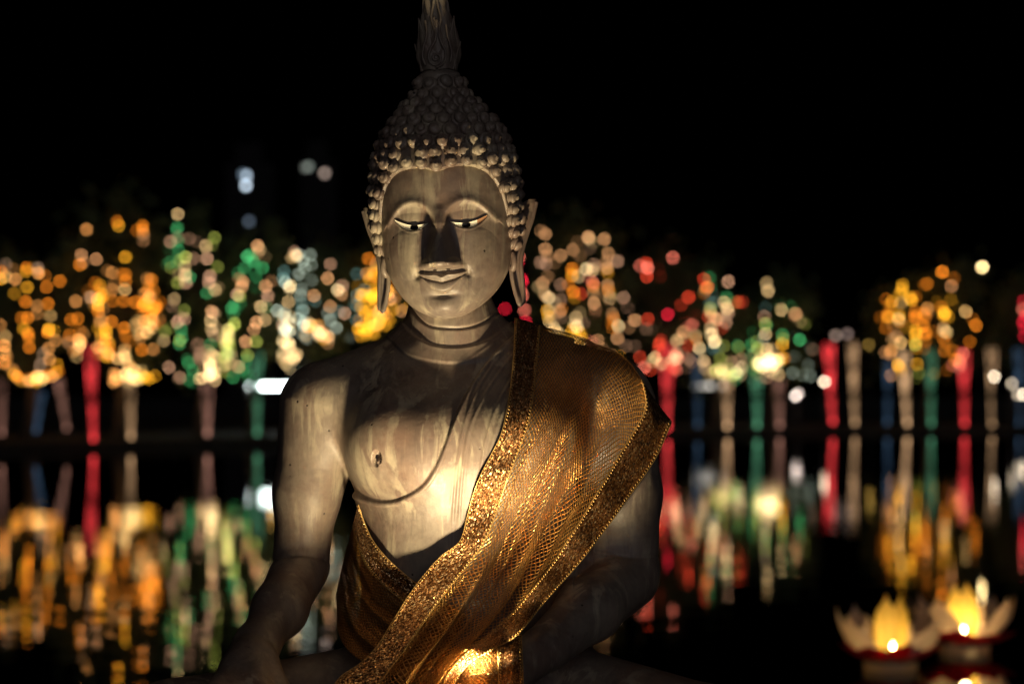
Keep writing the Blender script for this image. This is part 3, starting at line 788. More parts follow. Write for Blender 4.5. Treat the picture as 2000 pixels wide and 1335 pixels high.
for _ in range(6): Yc = np.minimum(blur(Yc, 12), np.where(P2[..., 2] > .03, 9, base))
Yc = blur(Yc, 6)
# folds run down the cloth, fanning from the point of the shoulder
netw = sstep(.058, .09, U)*sstep(.355, .32, U)
amp = sstep(.16, .42, V)*.016+.007*sstep(.5, .8, V)
sft = U+.03*np.sin(V*5.0)+.012*np.sin(V*13+1)
fold = np.sin(sft*2*np.pi/.082+1.2)*.65+np.sin(sft*2*np.pi/.047+V*4+.4)*.38+np.sin(sft*2*np.pi/.15-V*3)*.5
fold = np.sign(fold)*np.abs(fold)**.85
deep = G((U-.205-.035*(V-.3))/.020)*sstep(.14, .24, V)*sstep(.95, .7, V)*.013
Yc = Yc-(fold*amp*netw+deep)-.0035*np.sin(V*46+U*30)*(1-netw)*sstep(.2, .4, V)
Yc = np.where(np.isnan(yb) | (P2[..., 2] > .03), Yc, np.minimum(Yc, yb-.0045)); Yc = blur(Yc, 1)
shift = netw*fold*6*sstep(.3, .6, V)
Pw = np.empty(P2.shape)
Dd = Yc-CAM_Y
Pw[..., 0] = (P2[..., 0]+shift-1000)/F_PX*Dd; Pw[..., 1] = Yc; Pw[..., 2] = CAM_Z+(HOR-(P2[..., 1]+shift*.6))/F_PX*Dd
vlen = np.concatenate([[0], np.cumsum(np.linalg.norm(np.diff(Pw[NU//2], axis=0), axis=1))])
def patch(mb, Pw, iu0, iu1, uvs, U, vlen, offs=0, flip=False):
    A = Pw[iu0:iu1+1].copy()
    A[..., 1] -= offs
    mb.grid(A-S0, flip=flip); UVv = np.stack([U[iu0:iu1+1], np.broadcast_to(vlen, U[iu0:iu1+1].shape)], -1).reshape(-1, 2); uvs.append(UVv)
def cloth_obj(name, Pw, iu0, iu1, m, parent, U, vlen, offs=0, thick=.0012, flip=False):
    mb = MB(); uvs = []; patch(mb, Pw, iu0, iu1, uvs, U, vlen, offs, flip)
    me = mb.mesh(name); o = link(name, me, m, parent)
    uvl = me.uv_layers.new(name='UVMap'); li = np.empty(len(me.loops), np.int32); me.loops.foreach_get('vertex_index', li)
    uvl.data.foreach_set('uv', np.concatenate(uvs)[li].astype(np.float32).ravel())
    s = o.modifiers.new('thickness', 'SOLIDIFY'); s.thickness = thick; s.offset = 0
    return o
def stitches(mb, line, step=.0072, ln=.0040, r=.0009, normal=(0, -1, 0)):
    d = np.concatenate([[0], np.cumsum(np.linalg.norm(np.diff(line, axis=0), axis=1))])
    for s in np.arange(0, d[-1], step):
        p = np.array([np.interp(s, d, line[:, k]) for k in range(3)]); q = np.array([np.interp(min(s+.002, d[-1]), d, line[:, k]) for k in range(3)])
        t = q-p; t /= np.linalg.norm(t)+1e-9; c = np.cross(t, (0, 1, 0)); c /= np.linalg.norm(c)+1e-9
        dirv = c*.75+t*.55; dirv /= np.linalg.norm(dirv)
        mb.tube(np.array([p-dirv*ln/2, p+dirv*ln/2])-S0, r, 5)
iu_a = int(np.argmin(np.abs(u-.058))); iu_b = int(np.argmin(np.abs(u-.345)))
cloth_obj('net_panel', Pw, iu_a, iu_b, M_NET, robe, U, vlen, thick=.0006)
b1 = cloth_obj('inner_border', Pw, 0, iu_a, M_GLIT, robe, U, vlen, .0012, .002)
b2 = cloth_obj('outer_border', Pw, iu_b, NU-1, M_GLIT, robe, U, vlen, .0012, .002)
for bo, rows_ in ((b1, (1, iu_a-1)), (b2, (iu_b+1, NU-2))):
    mb = MB()
    for r_ in rows_:
        ln_ = Pw[r_].copy(); ln_[:, 1] -= .0038; stitches(mb, ln_)
    for r_ in (0, iu_a) if bo is b1 else (iu_b, NU-1):
        ln_ = Pw[r_].copy(); ln_[:, 1] -= .002; mb.tube(ln_-S0, .0009, 6)
    link('stitching', mb.mesh('stitching'), M_STITCH, bo)

# folded end lying in the lap
def flat_patch(curves, us, n_u, n_v, body=True, ymax=9, off=.008, wob=.004, seed=0, fr=.06):
    L = np.stack([curve_w(l, n_v) for l in curves], 0); u, P = fields(L, us, n_u, None)
    U, V = np.meshgrid(u, np.linspace(0, 1, n_v), indexing='ij')
    Yc = P[..., 2].copy()
    if body:
        yb = body_Y(P[..., 0], P[..., 1], 2); Yc = np.where(np.isnan(yb), Yc, np.minimum(Yc, yb-off)); Yc = blur(Yc, 10)
    Yc = Yc-wob*np.sin(U*2*np.pi/fr+3*V+seed)-wob*.6*np.sin(U*2*np.pi/(fr*.57)-4*V+2*seed)-wob*.5*np.sin(V*17+seed)
    D = Yc-CAM_Y
    Q = np.stack([(P[..., 0]-1000)/F_PX*D, Yc, CAM_Z+(HOR-P[..., 1])/F_PX*D], -1)
    vl = np.concatenate([[0], np.cumsum(np.linalg.norm(np.diff(Q[n_u//2], axis=0), axis=1))])
    return u, U, Q, vl
end = empty('cloth_end', None, None); del end['label']; del end['category']; end.parent = robe
uE, UE, QE, vE = flat_patch([[(1018, 1238, -.335), (1021, 1300, -.39), (1022, 1360, -.45), (1022, 1440, -.50)],
                             [(972, 1252, -.345), (974, 1302, -.40), (975, 1360, -.455), (975, 1440, -.505)],
                             [(880, 1278, -.345), (872, 1315, -.40), (862, 1360, -.455), (855, 1440, -.505)],
                             [(790, 1300, -.34), (770, 1335, -.39), (750, 1370, -.45), (740, 1440, -.50)]], [0, .046, .15, .25], 60, 80, wob=.005, fr=.075)
ie = int(np.argmin(np.abs(uE-.046)))
cloth_obj('net_panel', QE, ie, 59, M_NET2, end, UE, vE, flip=True, thick=.0006)
eb = cloth_obj('end_border', QE, 0, ie, M_GLIT, end, UE, vE, .001, .002, flip=True)
# cloth wrapped round the waist, its border across the belly
wrap = empty('waist_wrap', None, None); del wrap['label']; del wrap['category']; wrap.parent = robe
uW, UW, QW, vW = flat_patch([[(700, 985, .06), (709, 1012, .00), (727, 1052, -.075), (757, 1090, -.125), (800, 1128, -.165), (850, 1165, -.19), (910, 1200, -.20)],
                             [(688, 1030, .06), (697, 1058, -.01), (712, 1098, -.085), (738, 1132, -.135), (780, 1168, -.175), (830, 1205, -.205), (890, 1240, -.22)],
                             [(672, 1090, .06), (682, 1120, -.02), (694, 1160, -.10), (714, 1196, -.16), (748, 1226, -.21), (800, 1262, -.25), (860, 1290, -.28)],
                             [(656, 1160, .05), (658, 1195, -.04), (660, 1230, -.12), (670, 1256, -.19), (694, 1282, -.25), (740, 1306, -.30), (800, 1330, -.33)]], [0, .05, .15, .26], 70, 120, wob=.0065, seed=1.3, fr=.07, off=.012)
iw = int(np.argmin(np.abs(uW-.05)))
cloth_obj('net_panel', QW, iw, 69, M_NET2, wrap, UW, vW, flip=False, thick=.0006)
wb = cloth_obj('waist_border', QW, 0, iw, M_GLIT, wrap, UW, vW, .0012, .002)
for par, Q_, rows_, (e0, e1) in ((end, QE, (1, ie-1), (0, ie)), (wrap, QW, (1, iw-1), (0, iw))):
    mb = MB()
    for r_ in rows_:
        ln_ = Q_[r_].copy(); ln_[:, 1] -= .0035; stitches(mb, ln_)
    for r_ in (e0, e1):
        ln_ = Q_[r_].copy(); ln_[:, 1] -= .002; mb.tube(ln_-S0, .0009, 6)
    link('stitching', mb.mesh('stitching'), M_STITCH, par)

# ------------------------------------------------------------------ the lit floodlight on the pedestal in front of the figure
def floodlight(label, FLP, aim, power, col, soft, size, cone=160):
    fl = empty('floodlight', label, 'floodlight', tuple(FLP))
    d = (Vector(aim)-Vector(FLP)).normalized(); dn = np.array(d)
    mb = MB(); mb.tube([-dn*.075*size, -dn*.07*size, -dn*.03*size, -dn*.012*size], np.array([.016, .024, .027, .030])*size, 24); link('housing', mb.mesh('housing'), M_METAL, fl)
    mb = MB(); mb.box((-.006, -.004, -.10), (.006, .004, -.03*size)); mb.box((-.03, -.03, -.11), (.03, .03, -.10)); link('bracket', mb.mesh('bracket', False), M_METAL, fl)
    sd = bpy.data.lights.new('flood_beam', 'SPOT'); so = bpy.data.objects.new('flood_beam', sd); C.objects.link(so); so.parent = fl
    sd.energy = power; sd.color = col; sd.shadow_soft_size = soft; sd.spot_size = R(cone); sd.spot_blend = .5
    so.rotation_euler = d.to_track_quat('-Z', 'Y').to_euler()
floodlight('larger black floodlight before the shins, aimed up at the face', W(882, 1428, -.578), W(805, 540, -.18), 88, (1.0, .775, .44), .03, 1.1, 100)
floodlight('small black floodlight resting on the lap close against the hot bright end of cloth', W(806, 1404, -.535), W(800, 1250, -.38), 1.1, (1.0, .52, .16), .02, 1.0)
# ------------------------------------------------------------------ floating lotus lanterns
def petal_material(name, col, glow):
    m, nt, b = mat(name)
    b.inputs['Base Color'].default_value = (*col, 1); b.inputs['Roughness'].default_value = .6
    tl = nd(nt, 'ShaderNodeBsdfTranslucent'); tl.inputs['Color'].default_value = (*col, 1)
    ms = nd(nt, 'ShaderNodeMixShader'); ms.inputs[0].default_value = glow
    nt.links.new(b.outputs[0], ms.inputs[1]); nt.links.new(tl.outputs[0], ms.inputs[2]); nt.links.new(ms.outputs[0], nt.nodes['Material Output'].inputs['Surface'])
    return m
M_PWHITE = petal_material('white_paper_petal', (.84, .75, .66), .6)
M_PRED = petal_material('red_paper_petal', (.62, .03, .04), .45)
M_PYEL = petal_material('yellow_paper_petal', (.84, .66, .16), .5)
M_PBAND = petal_material('cream_paper_band', (.75, .66, .52), .65)
M_GREEN = simple('green_paper_leaf', (.05, .12, .03), .7)
def petal_mesh(name, ln, wd, curl, th=.003, cup=.25):
    """a pointed petal rising from the origin, bending outward along +x"""
    t = np.linspace(0, 1, 18); u = np.linspace(-1, 1, 9); P = []
    ang = R(curl[0])+(R(curl[1])-R(curl[0]))*t
    x = np.concatenate([[0], np.cumsum(np.cos(ang)[:-1])])*ln/17; z = np.concatenate([[0], np.cumsum(np.sin(ang)[:-1])])*ln/17
    for k in range(18):
        wk = wd*(math.sin(math.pi*min(1, t[k]*.86+.14))**.6)*(1-max(0, t[k]-.75)*3.9)
        wk = max(wk, .002)
        P.append([(x[k]-cup*wk*q*q*math.sin(ang[k]), wk*q, z[k]+cup*wk*q*q*math.cos(ang[k])) for q in u])
    mb = MB(); mb.grid(np.array(P)); me = mb.mesh(name); return me
def lotus(px, pyb, size, label, rot, flame_dx, open_=.5):
    D = 7083/(pyb-HOR); s = size
    base_p = np.array([(px-1000)/F_PX*D, CAM_Y+D, .0])
    root = empty('lotus_lantern', label, 'lantern', tuple(base_p), 'lotus lanterns afloat on the lake')
    root.rotation_euler = (0, 0, rot)
    mb = MB(); lathe(mb, [(.001, -.03*s), (.42*s, -.03*s), (.44*s, .0), (.47*s, .03*s), (.47*s, .15*s), (.455*s, .17*s)], 40); lathe(mb, [(.001, .172*s), (.11*s, .174*s), (.12*s, .185*s), (.11*s, .19*s), (.001, .19*s)], 16)
    b = link('float_band', mb.mesh('float_band'), M_PBAND, root)
    mb = MB(); lathe(mb, [(.43*s, .165*s), (.47*s, .155*s), (.485*s, .165*s), (.47*s, .185*s), (.43*s, .18*s), (.43*s, .165*s)], 40); link('leaf_rim', mb.mesh('leaf_rim'), M_GREEN, root)
    for n, r0, ln, wd, cu, m, nm, off in ((8, .36, .66, .30, (8, 50), M_PRED, 'red_petal', 0), (8, .30, 1.16, .36, (14, 88), M_PWHITE, 'white_petal', .39), (6, .21, .80, .26, (58, 100), M_PWHITE, 'inner_petal', .2), (6, .13, 1.12, .24, (72, 98), M_PYEL, 'yellow_petal', .5)):
        me = petal_mesh(nm, ln*s, wd*s, cu)
        me.materials.append(m)
        for k in range(n):
            a = k*2*math.pi/n+off
            va = (a+rot+math.pi/2) % (2*math.pi); va = min(va, 2*math.pi-va)     # angle from the side that faces the bank steps
            if nm == 'yellow_petal' and va < 2.0 or nm == 'inner_petal' and va < 1.3 or nm == 'white_petal' and va < open_: continue     # petals fallen open round the flame
            o = bpy.data.objects.new(nm, me); C.objects.link(o); o.parent = root
            o.location = (r0*s*math.cos(a), r0*s*math.sin(a), .18*s); o.rotation_euler = (0, R(random.uniform(-7, 7)), a)
            sd_ = o.modifiers.new('paper', 'SOLIDIFY'); sd_.thickness = .003
    cd = empty('candle', None, None); del cd['label']; del cd['category']; cd.parent = root
    ca, sa = math.cos(-rot), math.sin(-rot)
    fx, fy = flame_dx[0]*s, flame_dx[1]*s
    cd.location = (fx*ca-fy*sa, fx*sa+fy*ca, .19*s)
    mb = MB(); lathe(mb, [(.001, 0), (.045, 0), (.045, .045), (.04, .05), (.001, .046)], 20); link('wax', mb.mesh('wax'), simple('candle_wax', (.8, .7, .5), .5), cd)
    mb = MB(); lathe(mb, [(.0005, .048), (.006, .054), (.0085, .064), (.006, .078), (.0005, .096)], 12)
    fo = link('flame', mb.mesh('flame'), M_LAMP, cd); fo.color = (1, .72, .30, flame_dx[2])
    ld = bpy.data.lights.new('candle_light', 'POINT'); lo_ = bpy.data.objects.new('candle_light', ld); C.objects.link(lo_); lo_.parent = cd
    ld.energy = flame_dx[3]; ld.color = (1, .68, .30); ld.shadow_soft_size = .03; lo_.location = (0, 0, .13)
    return root
lotus(1739, 1306, .315, 'nearer floating lotus lantern, its red and white petals round a bare candle flame', R(12), (0, -.27, .7, 1.4), .55)
lotus(1883, 1272, .315, 'farther lotus lantern afloat behind, its yellow petals lit brightest and red petals glowing', R(-20), (-.03, -.12, .7, 2.0), .2)

# ------------------------------------------------------------------ far bank: lit columns, trees, strings of bulbs
COL = {'o': (1, .27, .018), 'a': (1, .43, .022), 'p': (1, .47, .19), 'w': (1, .64, .27), 'e': (1, .72, .34), 'g': (.06, .42, .13), 'y': (.52, .58, .10),
       'c': (.52, .62, .48), 't': (.16, .32, .28), 'r': (1, .075, .03), 'k': (1, .02, .05), 'q': (1, .22, .14), 'b': (.13, .25, .45), 'v': (.80, .42, .24), 'm': (.62, .55, .52)}
CCOL = {'r': (1, .055, .06), 'g': (.09, .30, .16), 'w': (.90, .52, .26), 'v': (.60, .28, .20), 'b': (.055, .105, .18)}
ico = bpy.data.meshes.new('bulb'); import bmesh
bm = bmesh.new(); bmesh.ops.create_icosphere(bm, subdivisions=2, radius=.5); bm.to_mesh(ico); bm.free(); ico.materials.append(M_BULB)
for p_ in ico.polygons: p_.use_smooth = True
rb = random.Random(11)
def parse(txt):
    """'x,y,c[,k]' single bulbs; 'c:n:x,y>x,y>...' a run of n bulbs of tints c along a line"""
    out = []
    for tk in txt.split():
        if ':' in tk:
            c, n, pts = tk.split(':'); n = int(n); P = np.array([[float(q) for q in p.split(',')] for p in pts.split('>')])
            t = np.concatenate([[0], np.cumsum(np.linalg.norm(np.diff(P, axis=0), axis=1))])
            for k in range(n):
                s = t[-1]*(k+.5+rb.uniform(-.35, .35))/n
                out.append((np.interp(s, t, P[:, 0])+rb.gauss(0, 5.2), np.interp(s, t, P[:, 1])+rb.gauss(0, 3.6), rb.choice(c), rb.choice((.3, .42, .6, .9))))
        else:
            f = tk.split(','); out.append((float(f[0]), float(f[1]), f[2], float(f[3]) if len(f) > 3 else rb.uniform(.6, 1.0)))
    extra = [(x+rb.uniform(-15, 15), y+rb.uniform(-16, 16), c, k*rb.uniform(.2, .55)) for x, y, c, k in out if rb.random() < .35]
    return (out+extra)[:100]
WARM = {'p': (1, .40, .10), 'w': (1, .56, .18), 'v': (.85, .38, .15), 'm': (.7, .42, .25), 'e': (1, .62, .22)}
def string_light(label, txt, depth=.6, group='strings of bulbs hung in the trees on the far bank'):
    bl = parse(txt)
    pts = []
    for x, y, c, k in bl: pts.append(far(x, y, depth+rb.uniform(-.8, .8)))
    pts = np.array(pts); c0 = pts.mean(0)
    root = empty('string_light', label, 'string lights', tuple(c0), group)
    for (x, y, c, k), p in zip(bl, pts):
        o = bpy.data.objects.new('bulb', ico); C.objects.link(o); o.parent = root
        o.location = tuple(p-c0); s = .00105*(p[1]-CAM_Y); o.scale = (s, s, s)
        tint = WARM.get(c, COL[c]) if any(q in label for q in ('amber', 'orange', 'golden', 'glowing yellow')) else COL[c]
        o.color = (*tint, k)
    # the cable visits the bulbs from the top down
    left = list(range(len(pts))); order = [max(left, key=lambda i: pts[i][2])]; left.remove(order[0])
    while left:
        j = min(left, key=lambda i: np.linalg.norm(pts[i]-pts[order[-1]])); order.append(j); left.remove(j)
    mb = MB(); mb.tube(pts[order]-c0+np.array([0, .09, 0]), .008, 4, caps=False); link('cable', mb.mesh('cable'), M_DARK, root)
    return root
string_light('amber string lights looped in a big U at the far left end of the bank',
 '2,530,o 10,540,w,.7 1,545,a 12,516,m,.25 25,525,p,.2 30,545,p 52,523,o 51,530,a,.6 74,524,m,.5 75,533,p,1.2 88,538,o,.5 91,560,o,.7 117,549,o 28,573,a,.4 53,561,a,.8 50,589,o,.9 72,597,p,.5 94,593,o 99,617,w,.6 73,612,p,.4 42,621,o,.5 54,620,o,1 46,642,a,.7 55,650,o,.9 56,658,o,.8 57,678,o,.8 95,643,a,1.3 93,648,o,1 105,645,a,.6 109,664,p,.6 95,680,p,.7 84,690,m,.35 97,702,p,.8 78,712,m,.5 11,657,w,.6 1,634,p,.5 10,690,p,.9 148,588,p,.7 139,624,o 152,622,o 156,645,o,.4 136,654,o,.6 134,668,v,.5 '
 'po:9:3,672>12,695>20,715>26,728 poa:26:26,728>38,738>58,740>72,742>90,736>104,728>114,718 ep:12:64,740>76,738>86,736 epp:17:158,655>155,672>150,690>140,705>130,716 o:5:116,700>124,698>128,712 po:5:45,700>58,705>64,716 131,727,v,.5 109,740,p,.5')
string_light('upper orange bulbs strung in two falling lines in the second tree from the left',
 '169,448,p,.8 229,433,o,.6 232,441,a,.7 279,441,o,.7 279,449,o,.8 281,458,v,.7 280,470,v,.3 159,498,v,.8 156,517,o,.9 188,506,v,.8 245,502,a,1 219,532,p,.8 245,536,o,.6 245,548,o,.7 244,565,w,.8 219,566,p,.5 220,588,o,.5 242,588,o,.7 186,552,o,.4 195,557,a,.5 173,580,v,.3 '
 'aop:14:184,560>196,575>188,600>196,618>200,640 oa:12:200,640>205,655>206,680>214,702 p:6:197,662>200,676>220,700 178,580,m,.6 190,584,p,.8 148,590,p,.5 218,628,o,.9 242,640,o,.9 245,656,o,.5 244,682,p,.7 243,694,w,.9 230,700,w,1 246,700,e,1 250,712,w,.5')
string_light('orange and cream bulbs hanging down the right side of the second tree from the left',
 'oop:16:285,540>292,560>286,590>292,606>290,640 oop:10:300,565>302,590>298,618>300,640 wwp:12:280,625>278,640>276,660 o:5:268,585>284,600>292,596 277,683,o,.8 297,640,w,.8 299,682,p,.6 296,612,o,.8 302,605,o,.7')
string_light('dense golden knot of bulbs at the foot of the second tree from the left',
 'aae:14:246,728>258,732>270,736>284,734 e:8:250,734>256,738>266,732 p:7:218,728>224,735>220,744 287,736,a,.6 255,747,w,.8 230,742,p,.6 255,716,p,.6 262,722,w,.7')
string_light('green and cream bulbs falling in a line at the left of the green tree',
 '347,418,w,.8 346,444,g,.6 345,450,g,.4 333,472,v,.6 347,471,g,.5 348,488,g,.5 332,491,g,.3 332,512,g,.35 345,512,g,.4 334,522,y,.3 362,502,y,1 361,521,w,.6 378,505,v,.4 370,466,v,.25 362,536,w,.8 363,552,v,.8 371,541,g,.7 347,552,y,.6 340,584,w,.5 335,600,v,.6 360,606,y,.4 361,622,v,.7 346,629,v,.8 322,647,y,.35 320,665,w,.5 354,643,g,.6 355,660,g,.6 350,671,g,.6 351,665,y,.6 330,717,v,.7 351,737,v,.6 368,708,g,.6 376,723,g,.7 370,742,g,.4')
string_light('cream bulbs in a straight line down the middle of the green tree',
 '402,481,w,.8 419,464,y,.5 404,505,v,.9 425,521,y,.4 410,539,v,.9 408,552,v,.8 420,566,w,.7 404,572,g,.6 413,608,p,1 416,612,v,.5 412,627,w,.8 413,643,w,.7 415,645,v,.6 387,671,v,.3 411,672,g,.5 389,700,v,.4 390,692,v,.3 we:14:413,692>413,708>412,722>414,738 e:4:411,728>416,734 395,738,w,.9 390,739,w,.6 420,742,w,.7')
string_light('slanting pair of yellow-green lines of bulbs at the right of the green tree',
 '503,480,p,.9 507,487,w,.4 483,501,g,1.2 488,497,g,.6 497,512,g,.7 513,523,g,.8 478,524,g,.6 500,541,g,.4 474,550,p,.8 472,560,p,.7 463,575,v,.8 468,578,y,.7 502,562,g,.6 519,559,p,.9 523,577,v,.7 453,601,g,.9 458,602,g,.9 460,606,g,.6 509,599,w,1 520,600,g,.3 517,625,w,.6 501,629,p,1 496,642,p,.7 480,667,p,1 500,667,y,.8 483,693,y,.8 481,704,g,.5 466,716,w,.7 445,690,g,.5 455,737,g,.6 474,722,g,.5 482,730,g,.35 500,715,g,.3 '
 'ywy:20:456,628>450,645>443,665>444,690>442,712>436,728 w:6:448,640>442,668>441,710')
string_light('cool white bulbs hung in the tree beside the bare shoulder of the statue',
 '575,492,v,.5 577,498,w,.8 583,497,c,.6 570,503,w,.4 580,500,w,.6 606,498,c,.5 592,510,c,.6 595,523,c,.4 608,517,c,.3 584,535,c,.6 555,530,t,.5 553,543,t,.8 557,551,c,.9 567,558,e,1.1 565,562,e,.8 588,564,c,.4 587,577,c,.5 609,547,c,.25 645,516,v,.6 640,543,p,.9 613,577,p,.8 660,566,e,1.2 669,558,v,.6 667,574,p,.6 558,585,w,.9 563,590,w,.7 556,582,c,.5 588,592,t,.5 592,606,c,.5 589,608,t,.6 645,598,p,.8 673,612,v,.8 663,608,t,.4 645,625,c,.6 657,640,c,.7 678,646,c,.5 665,586,t,.4 683,660,c,.5 616,588,t,.3 640,612,c,.3 597,655,w,.4 552,635,v,.5 '
 'wce:11:552,608>560,615>556,640>560,652 e:5:556,640>562,648 wwe:12:552,660>562,672>556,695>568,715 c:5:590,620>594,640>600,660 w:6:568,690>580,700>588,690 eap:16:602,630>618,640>632,652>642,668 e:5:625,650>638,662 w:4:640,690>655,684>664,672')
string_light('glowing yellow bulbs massed in the tree just left of the statue chin',
 '720,505,o,.8 736,516,v,.5 747,530,a,.9 717,534,p,.8 731,533,a,.8 722,545,a,.8 730,540,o,.6 757,552,o,.4 697,535,t,.35 697,575,c,.5 697,597,t,.4 696,625,t,.4 760,570,p,.9 762,585,v,.9 795,600,a,1 785,607,v,.6 768,604,a,.7 '
 'aa:10:706,572>716,582>728,572>736,582 a:6:722,578>728,588>742,570 aoa:20:706,600>722,612>738,622>730,640>712,650 ap:10:704,628>716,640>740,632>762,634 a:4:745,560>752,580 aop:6:742,600>750,612>764,628 p:4:744,606>752,622 a:8:700,655>706,640>720,652')
string_light('crimson bulbs in a short upright line beside the hanging earlobe of the statue',
 '1013,502,q,1 1012,514,k,.8 1018,545,k,.9 1020,551,k,.8 1017,568,q,1 1020,578,q,.8 1024,605,q,.8 1026,628,k,.8 986,603,k,.6 1005,490,k,.5')
string_light('peach bulbs in the upper part of the tree right of the statue head',
 '1065,457,p,.6 1065,486,p,.7 1056,512,v,.5 1066,515,v,.4 1060,553,p,.6 1095,499,p,.6 1095,556,v,.4 1118,466,o,.2 1119,488,p,.5 1133,499,p,.35 1117,525,o,.9 1118,537,a,.7 1117,541,o,.4 1149,459,p,.6 1149,463,p,.8 1151,467,w,.4 1180,467,p,.8 1152,485,v,.12 1188,495,p,.6 1206,510,v,.7 1184,512,p,.4 1186,523,p,.7 1187,532,a,.35 1145,525,e,1 1157,527,w,1 1160,517,v,.5 1120,570,o,1 1134,574,r,.5 1122,582,a,.3 1158,552,q,.8 1159,558,o,.6 1095,585,v,.3 1158,572,p,.6 1160,592,p,.8')
string_light('peach and cream bulbs running down behind the draped shoulder of the statue',
 '1063,571,w,.5 1072,581,e,1.2 1066,577,p,.5 1097,604,o,.4 1093,608,p,.5 1068,607,a,.7 1073,606,w,.5 1073,627,w,.7 1071,618,a,.5 1097,620,v,.2 1162,612,q,.7 1187,557,p,.6 1188,566,o,.6 1193,580,e,1 1190,586,p,.8 1193,572,a,.5 1196,612,p,.6 1198,622,o,.7 1218,581,v,.6 1226,600,v,.6 1240,625,p,.8 1125,620,w,.6 1123,632,w,.7 1127,638,e,.9 1130,648,a,.6 1140,630,v,.4 1165,629,e,.9 1207,636,e,1.2 1197,640,o,.7 1206,660,p,.7 1156,667,q,.7 1168,664,p,.7 1172,681,a,.7 1209,696,a,1 1222,675,v,.2 1240,676,v,.15 1262,642,v,.2 '
 'aw:12:1078,640>1090,650>1105,662>1135,668 ap:6:1112,650>1130,662>1142,675 p:6:1186,690>1205,712>1225,735 pq:5:1215,720>1230,740>1244,752')
string_light('scattered red bulbs high in the dark tree on the right',
 '1262,514,r,.7 1265,523,q,1.3 1263,540,r,.9 1314,503,q,1 1345,580,r,1 1304,614,k,1 1265,623,r,.7 1290,540,r,.06 1375,545,r,.7 1380,562,o,.9 1382,560,r,.8 1442,590,r,.6 1340,628,r,.8 1345,632,r,.3 1352,634,q,.6 1356,615,r,.2 1450,590,r,.2')
string_light('rosy bulbs in a rising curve over the wide red column',
 '1250,697,r,.5 1258,718,q,1 1270,722,r,.4 1279,698,w,.9 1293,709,w,.9 1302,722,q,.8 1316,720,r,.7 1335,648,p,.7 1322,665,w,.7 1330,660,p,.4 1360,662,o,.8 1358,655,w,.5 1366,680,e,1 1374,705,w,.8 1378,712,v,.3 1345,675,r,.4 1345,700,v,.3 1350,706,v,.25 1288,672,r,.9 1300,682,r,1 1295,685,r,.8 e:7:1304,700>1312,698>1325,694 q:4:1315,690>1330,700 rq:4:1296,715>1316,716')
string_light('mixed cream, green and red bulbs in the small tree above the blue column',
 '1386,542,g,.4 1388,560,g,.2 1376,567,t,.25 1422,550,v,.9 1419,580,g,.5 1415,591,w,.9 1420,603,w,1.1 1422,612,v,.6 1386,592,t,.4 1393,590,t,.35 1387,602,y,.8 1387,608,w,.5 1400,623,p,.9 1418,631,v,.5 1383,618,r,.4 1388,640,w,.5 1391,636,v,.4 1389,653,e,1 1391,650,w,.8 1395,668,e,1.3 1397,665,w,.8 1392,680,t,.4 1410,640,r,.3 1413,675,y,.35 1407,700,y,.45 1436,590,y,.15')
string_light('cream and green bulbs heaped over the green column at the right',
 '1470,647,g,.6 1440,675,g,.5 1443,678,y,.3 1493,618,v,.4 1495,632,y,.6 1497,636,g,.4 1495,652,w,.7 1491,660,c,.3 1467,673,g,.6 1480,680,y,.7 1497,682,w,.9 1468,695,g,.6 1428,707,v,.4 1444,704,w,.7 1448,700,v,.4 1528,654,g,.6 1528,672,a,.9 1529,662,y,.5 1527,698,a,.7 1532,700,o,.35 1508,682,w,.4 1470,720,g,.4 1497,737,v,.35 1521,732,w,.5 1503,724,w,.5 '
 'wye:9:1400,726>1412,727>1424,728 y:4:1416,728>1426,730 e:4:1444,724>1452,726 1440,730,g,.6 1436,728,g,.6 eeyw:24:1474,708>1486,712>1496,704>1510,706>1520,702 e:9:1484,708>1492,712>1500,702 wp:5:1510,710>1522,702')
string_light('pale green and cream bulbs round the crown of the tree over the pinkish column',
 '1500,568,w,.9 1526,605,w,.9 1522,598,g,.4 1544,597,g,.4 1554,613,p,.8 1560,623,a,.6 1562,627,w,.6 1572,632,y,.2 1562,663,g,1.1 1588,682,v,.22 1574,692,c,.22 1551,695,c,.22 1572,718,c,.35 1566,732,c,.35 1548,728,c,.28 1584,735,c,.22 1562,702,t,.25 1578,712,c,.25 1555,655,t,.12 1495,600,t,.15')
string_light('golden bulbs on the left branches of the amber tree at the far right',
 '1763,557,a,.7 1762,565,a,.9 1758,573,a,.6 1780,586,a,1.3 1778,580,a,.7 1788,580,o,.35 1732,585,o,.7 1742,590,a,.7 1740,595,o,.4 1760,591,w,.5 1735,619,a,.9 1732,618,o,.6 1734,612,o,.4 1756,616,a,.9 1755,622,w,.8 1757,628,p,.5 1757,614,a,.4 1730,641,o,.35 1788,608,o,.6 1786,618,o,.8 1790,622,o,.4 1770,640,a,.2 1811,602,p,.7 1805,612,o,.7 1807,622,o,.4 1803,636,o,.8 1811,554,o,.5 1789,645,a,.9 1788,652,a,.8 1788,673,y,.7 1786,668,a,.6 1808,650,o,.8 1806,654,o,.5 1822,647,o,.25 1808,666,o,.3 1741,661,v,.5 1751,657,v,.5 1759,669,w,1 1741,684,p,.7 1738,690,p,.5 1729,688,v,.4 1754,713,a,1.2 1762,724,a,1.2 1758,718,a,.7 1740,733,v,.5 1791,711,a,.6 1795,728,y,.25 1816,727,p,1.1 1823,730,a,.4')
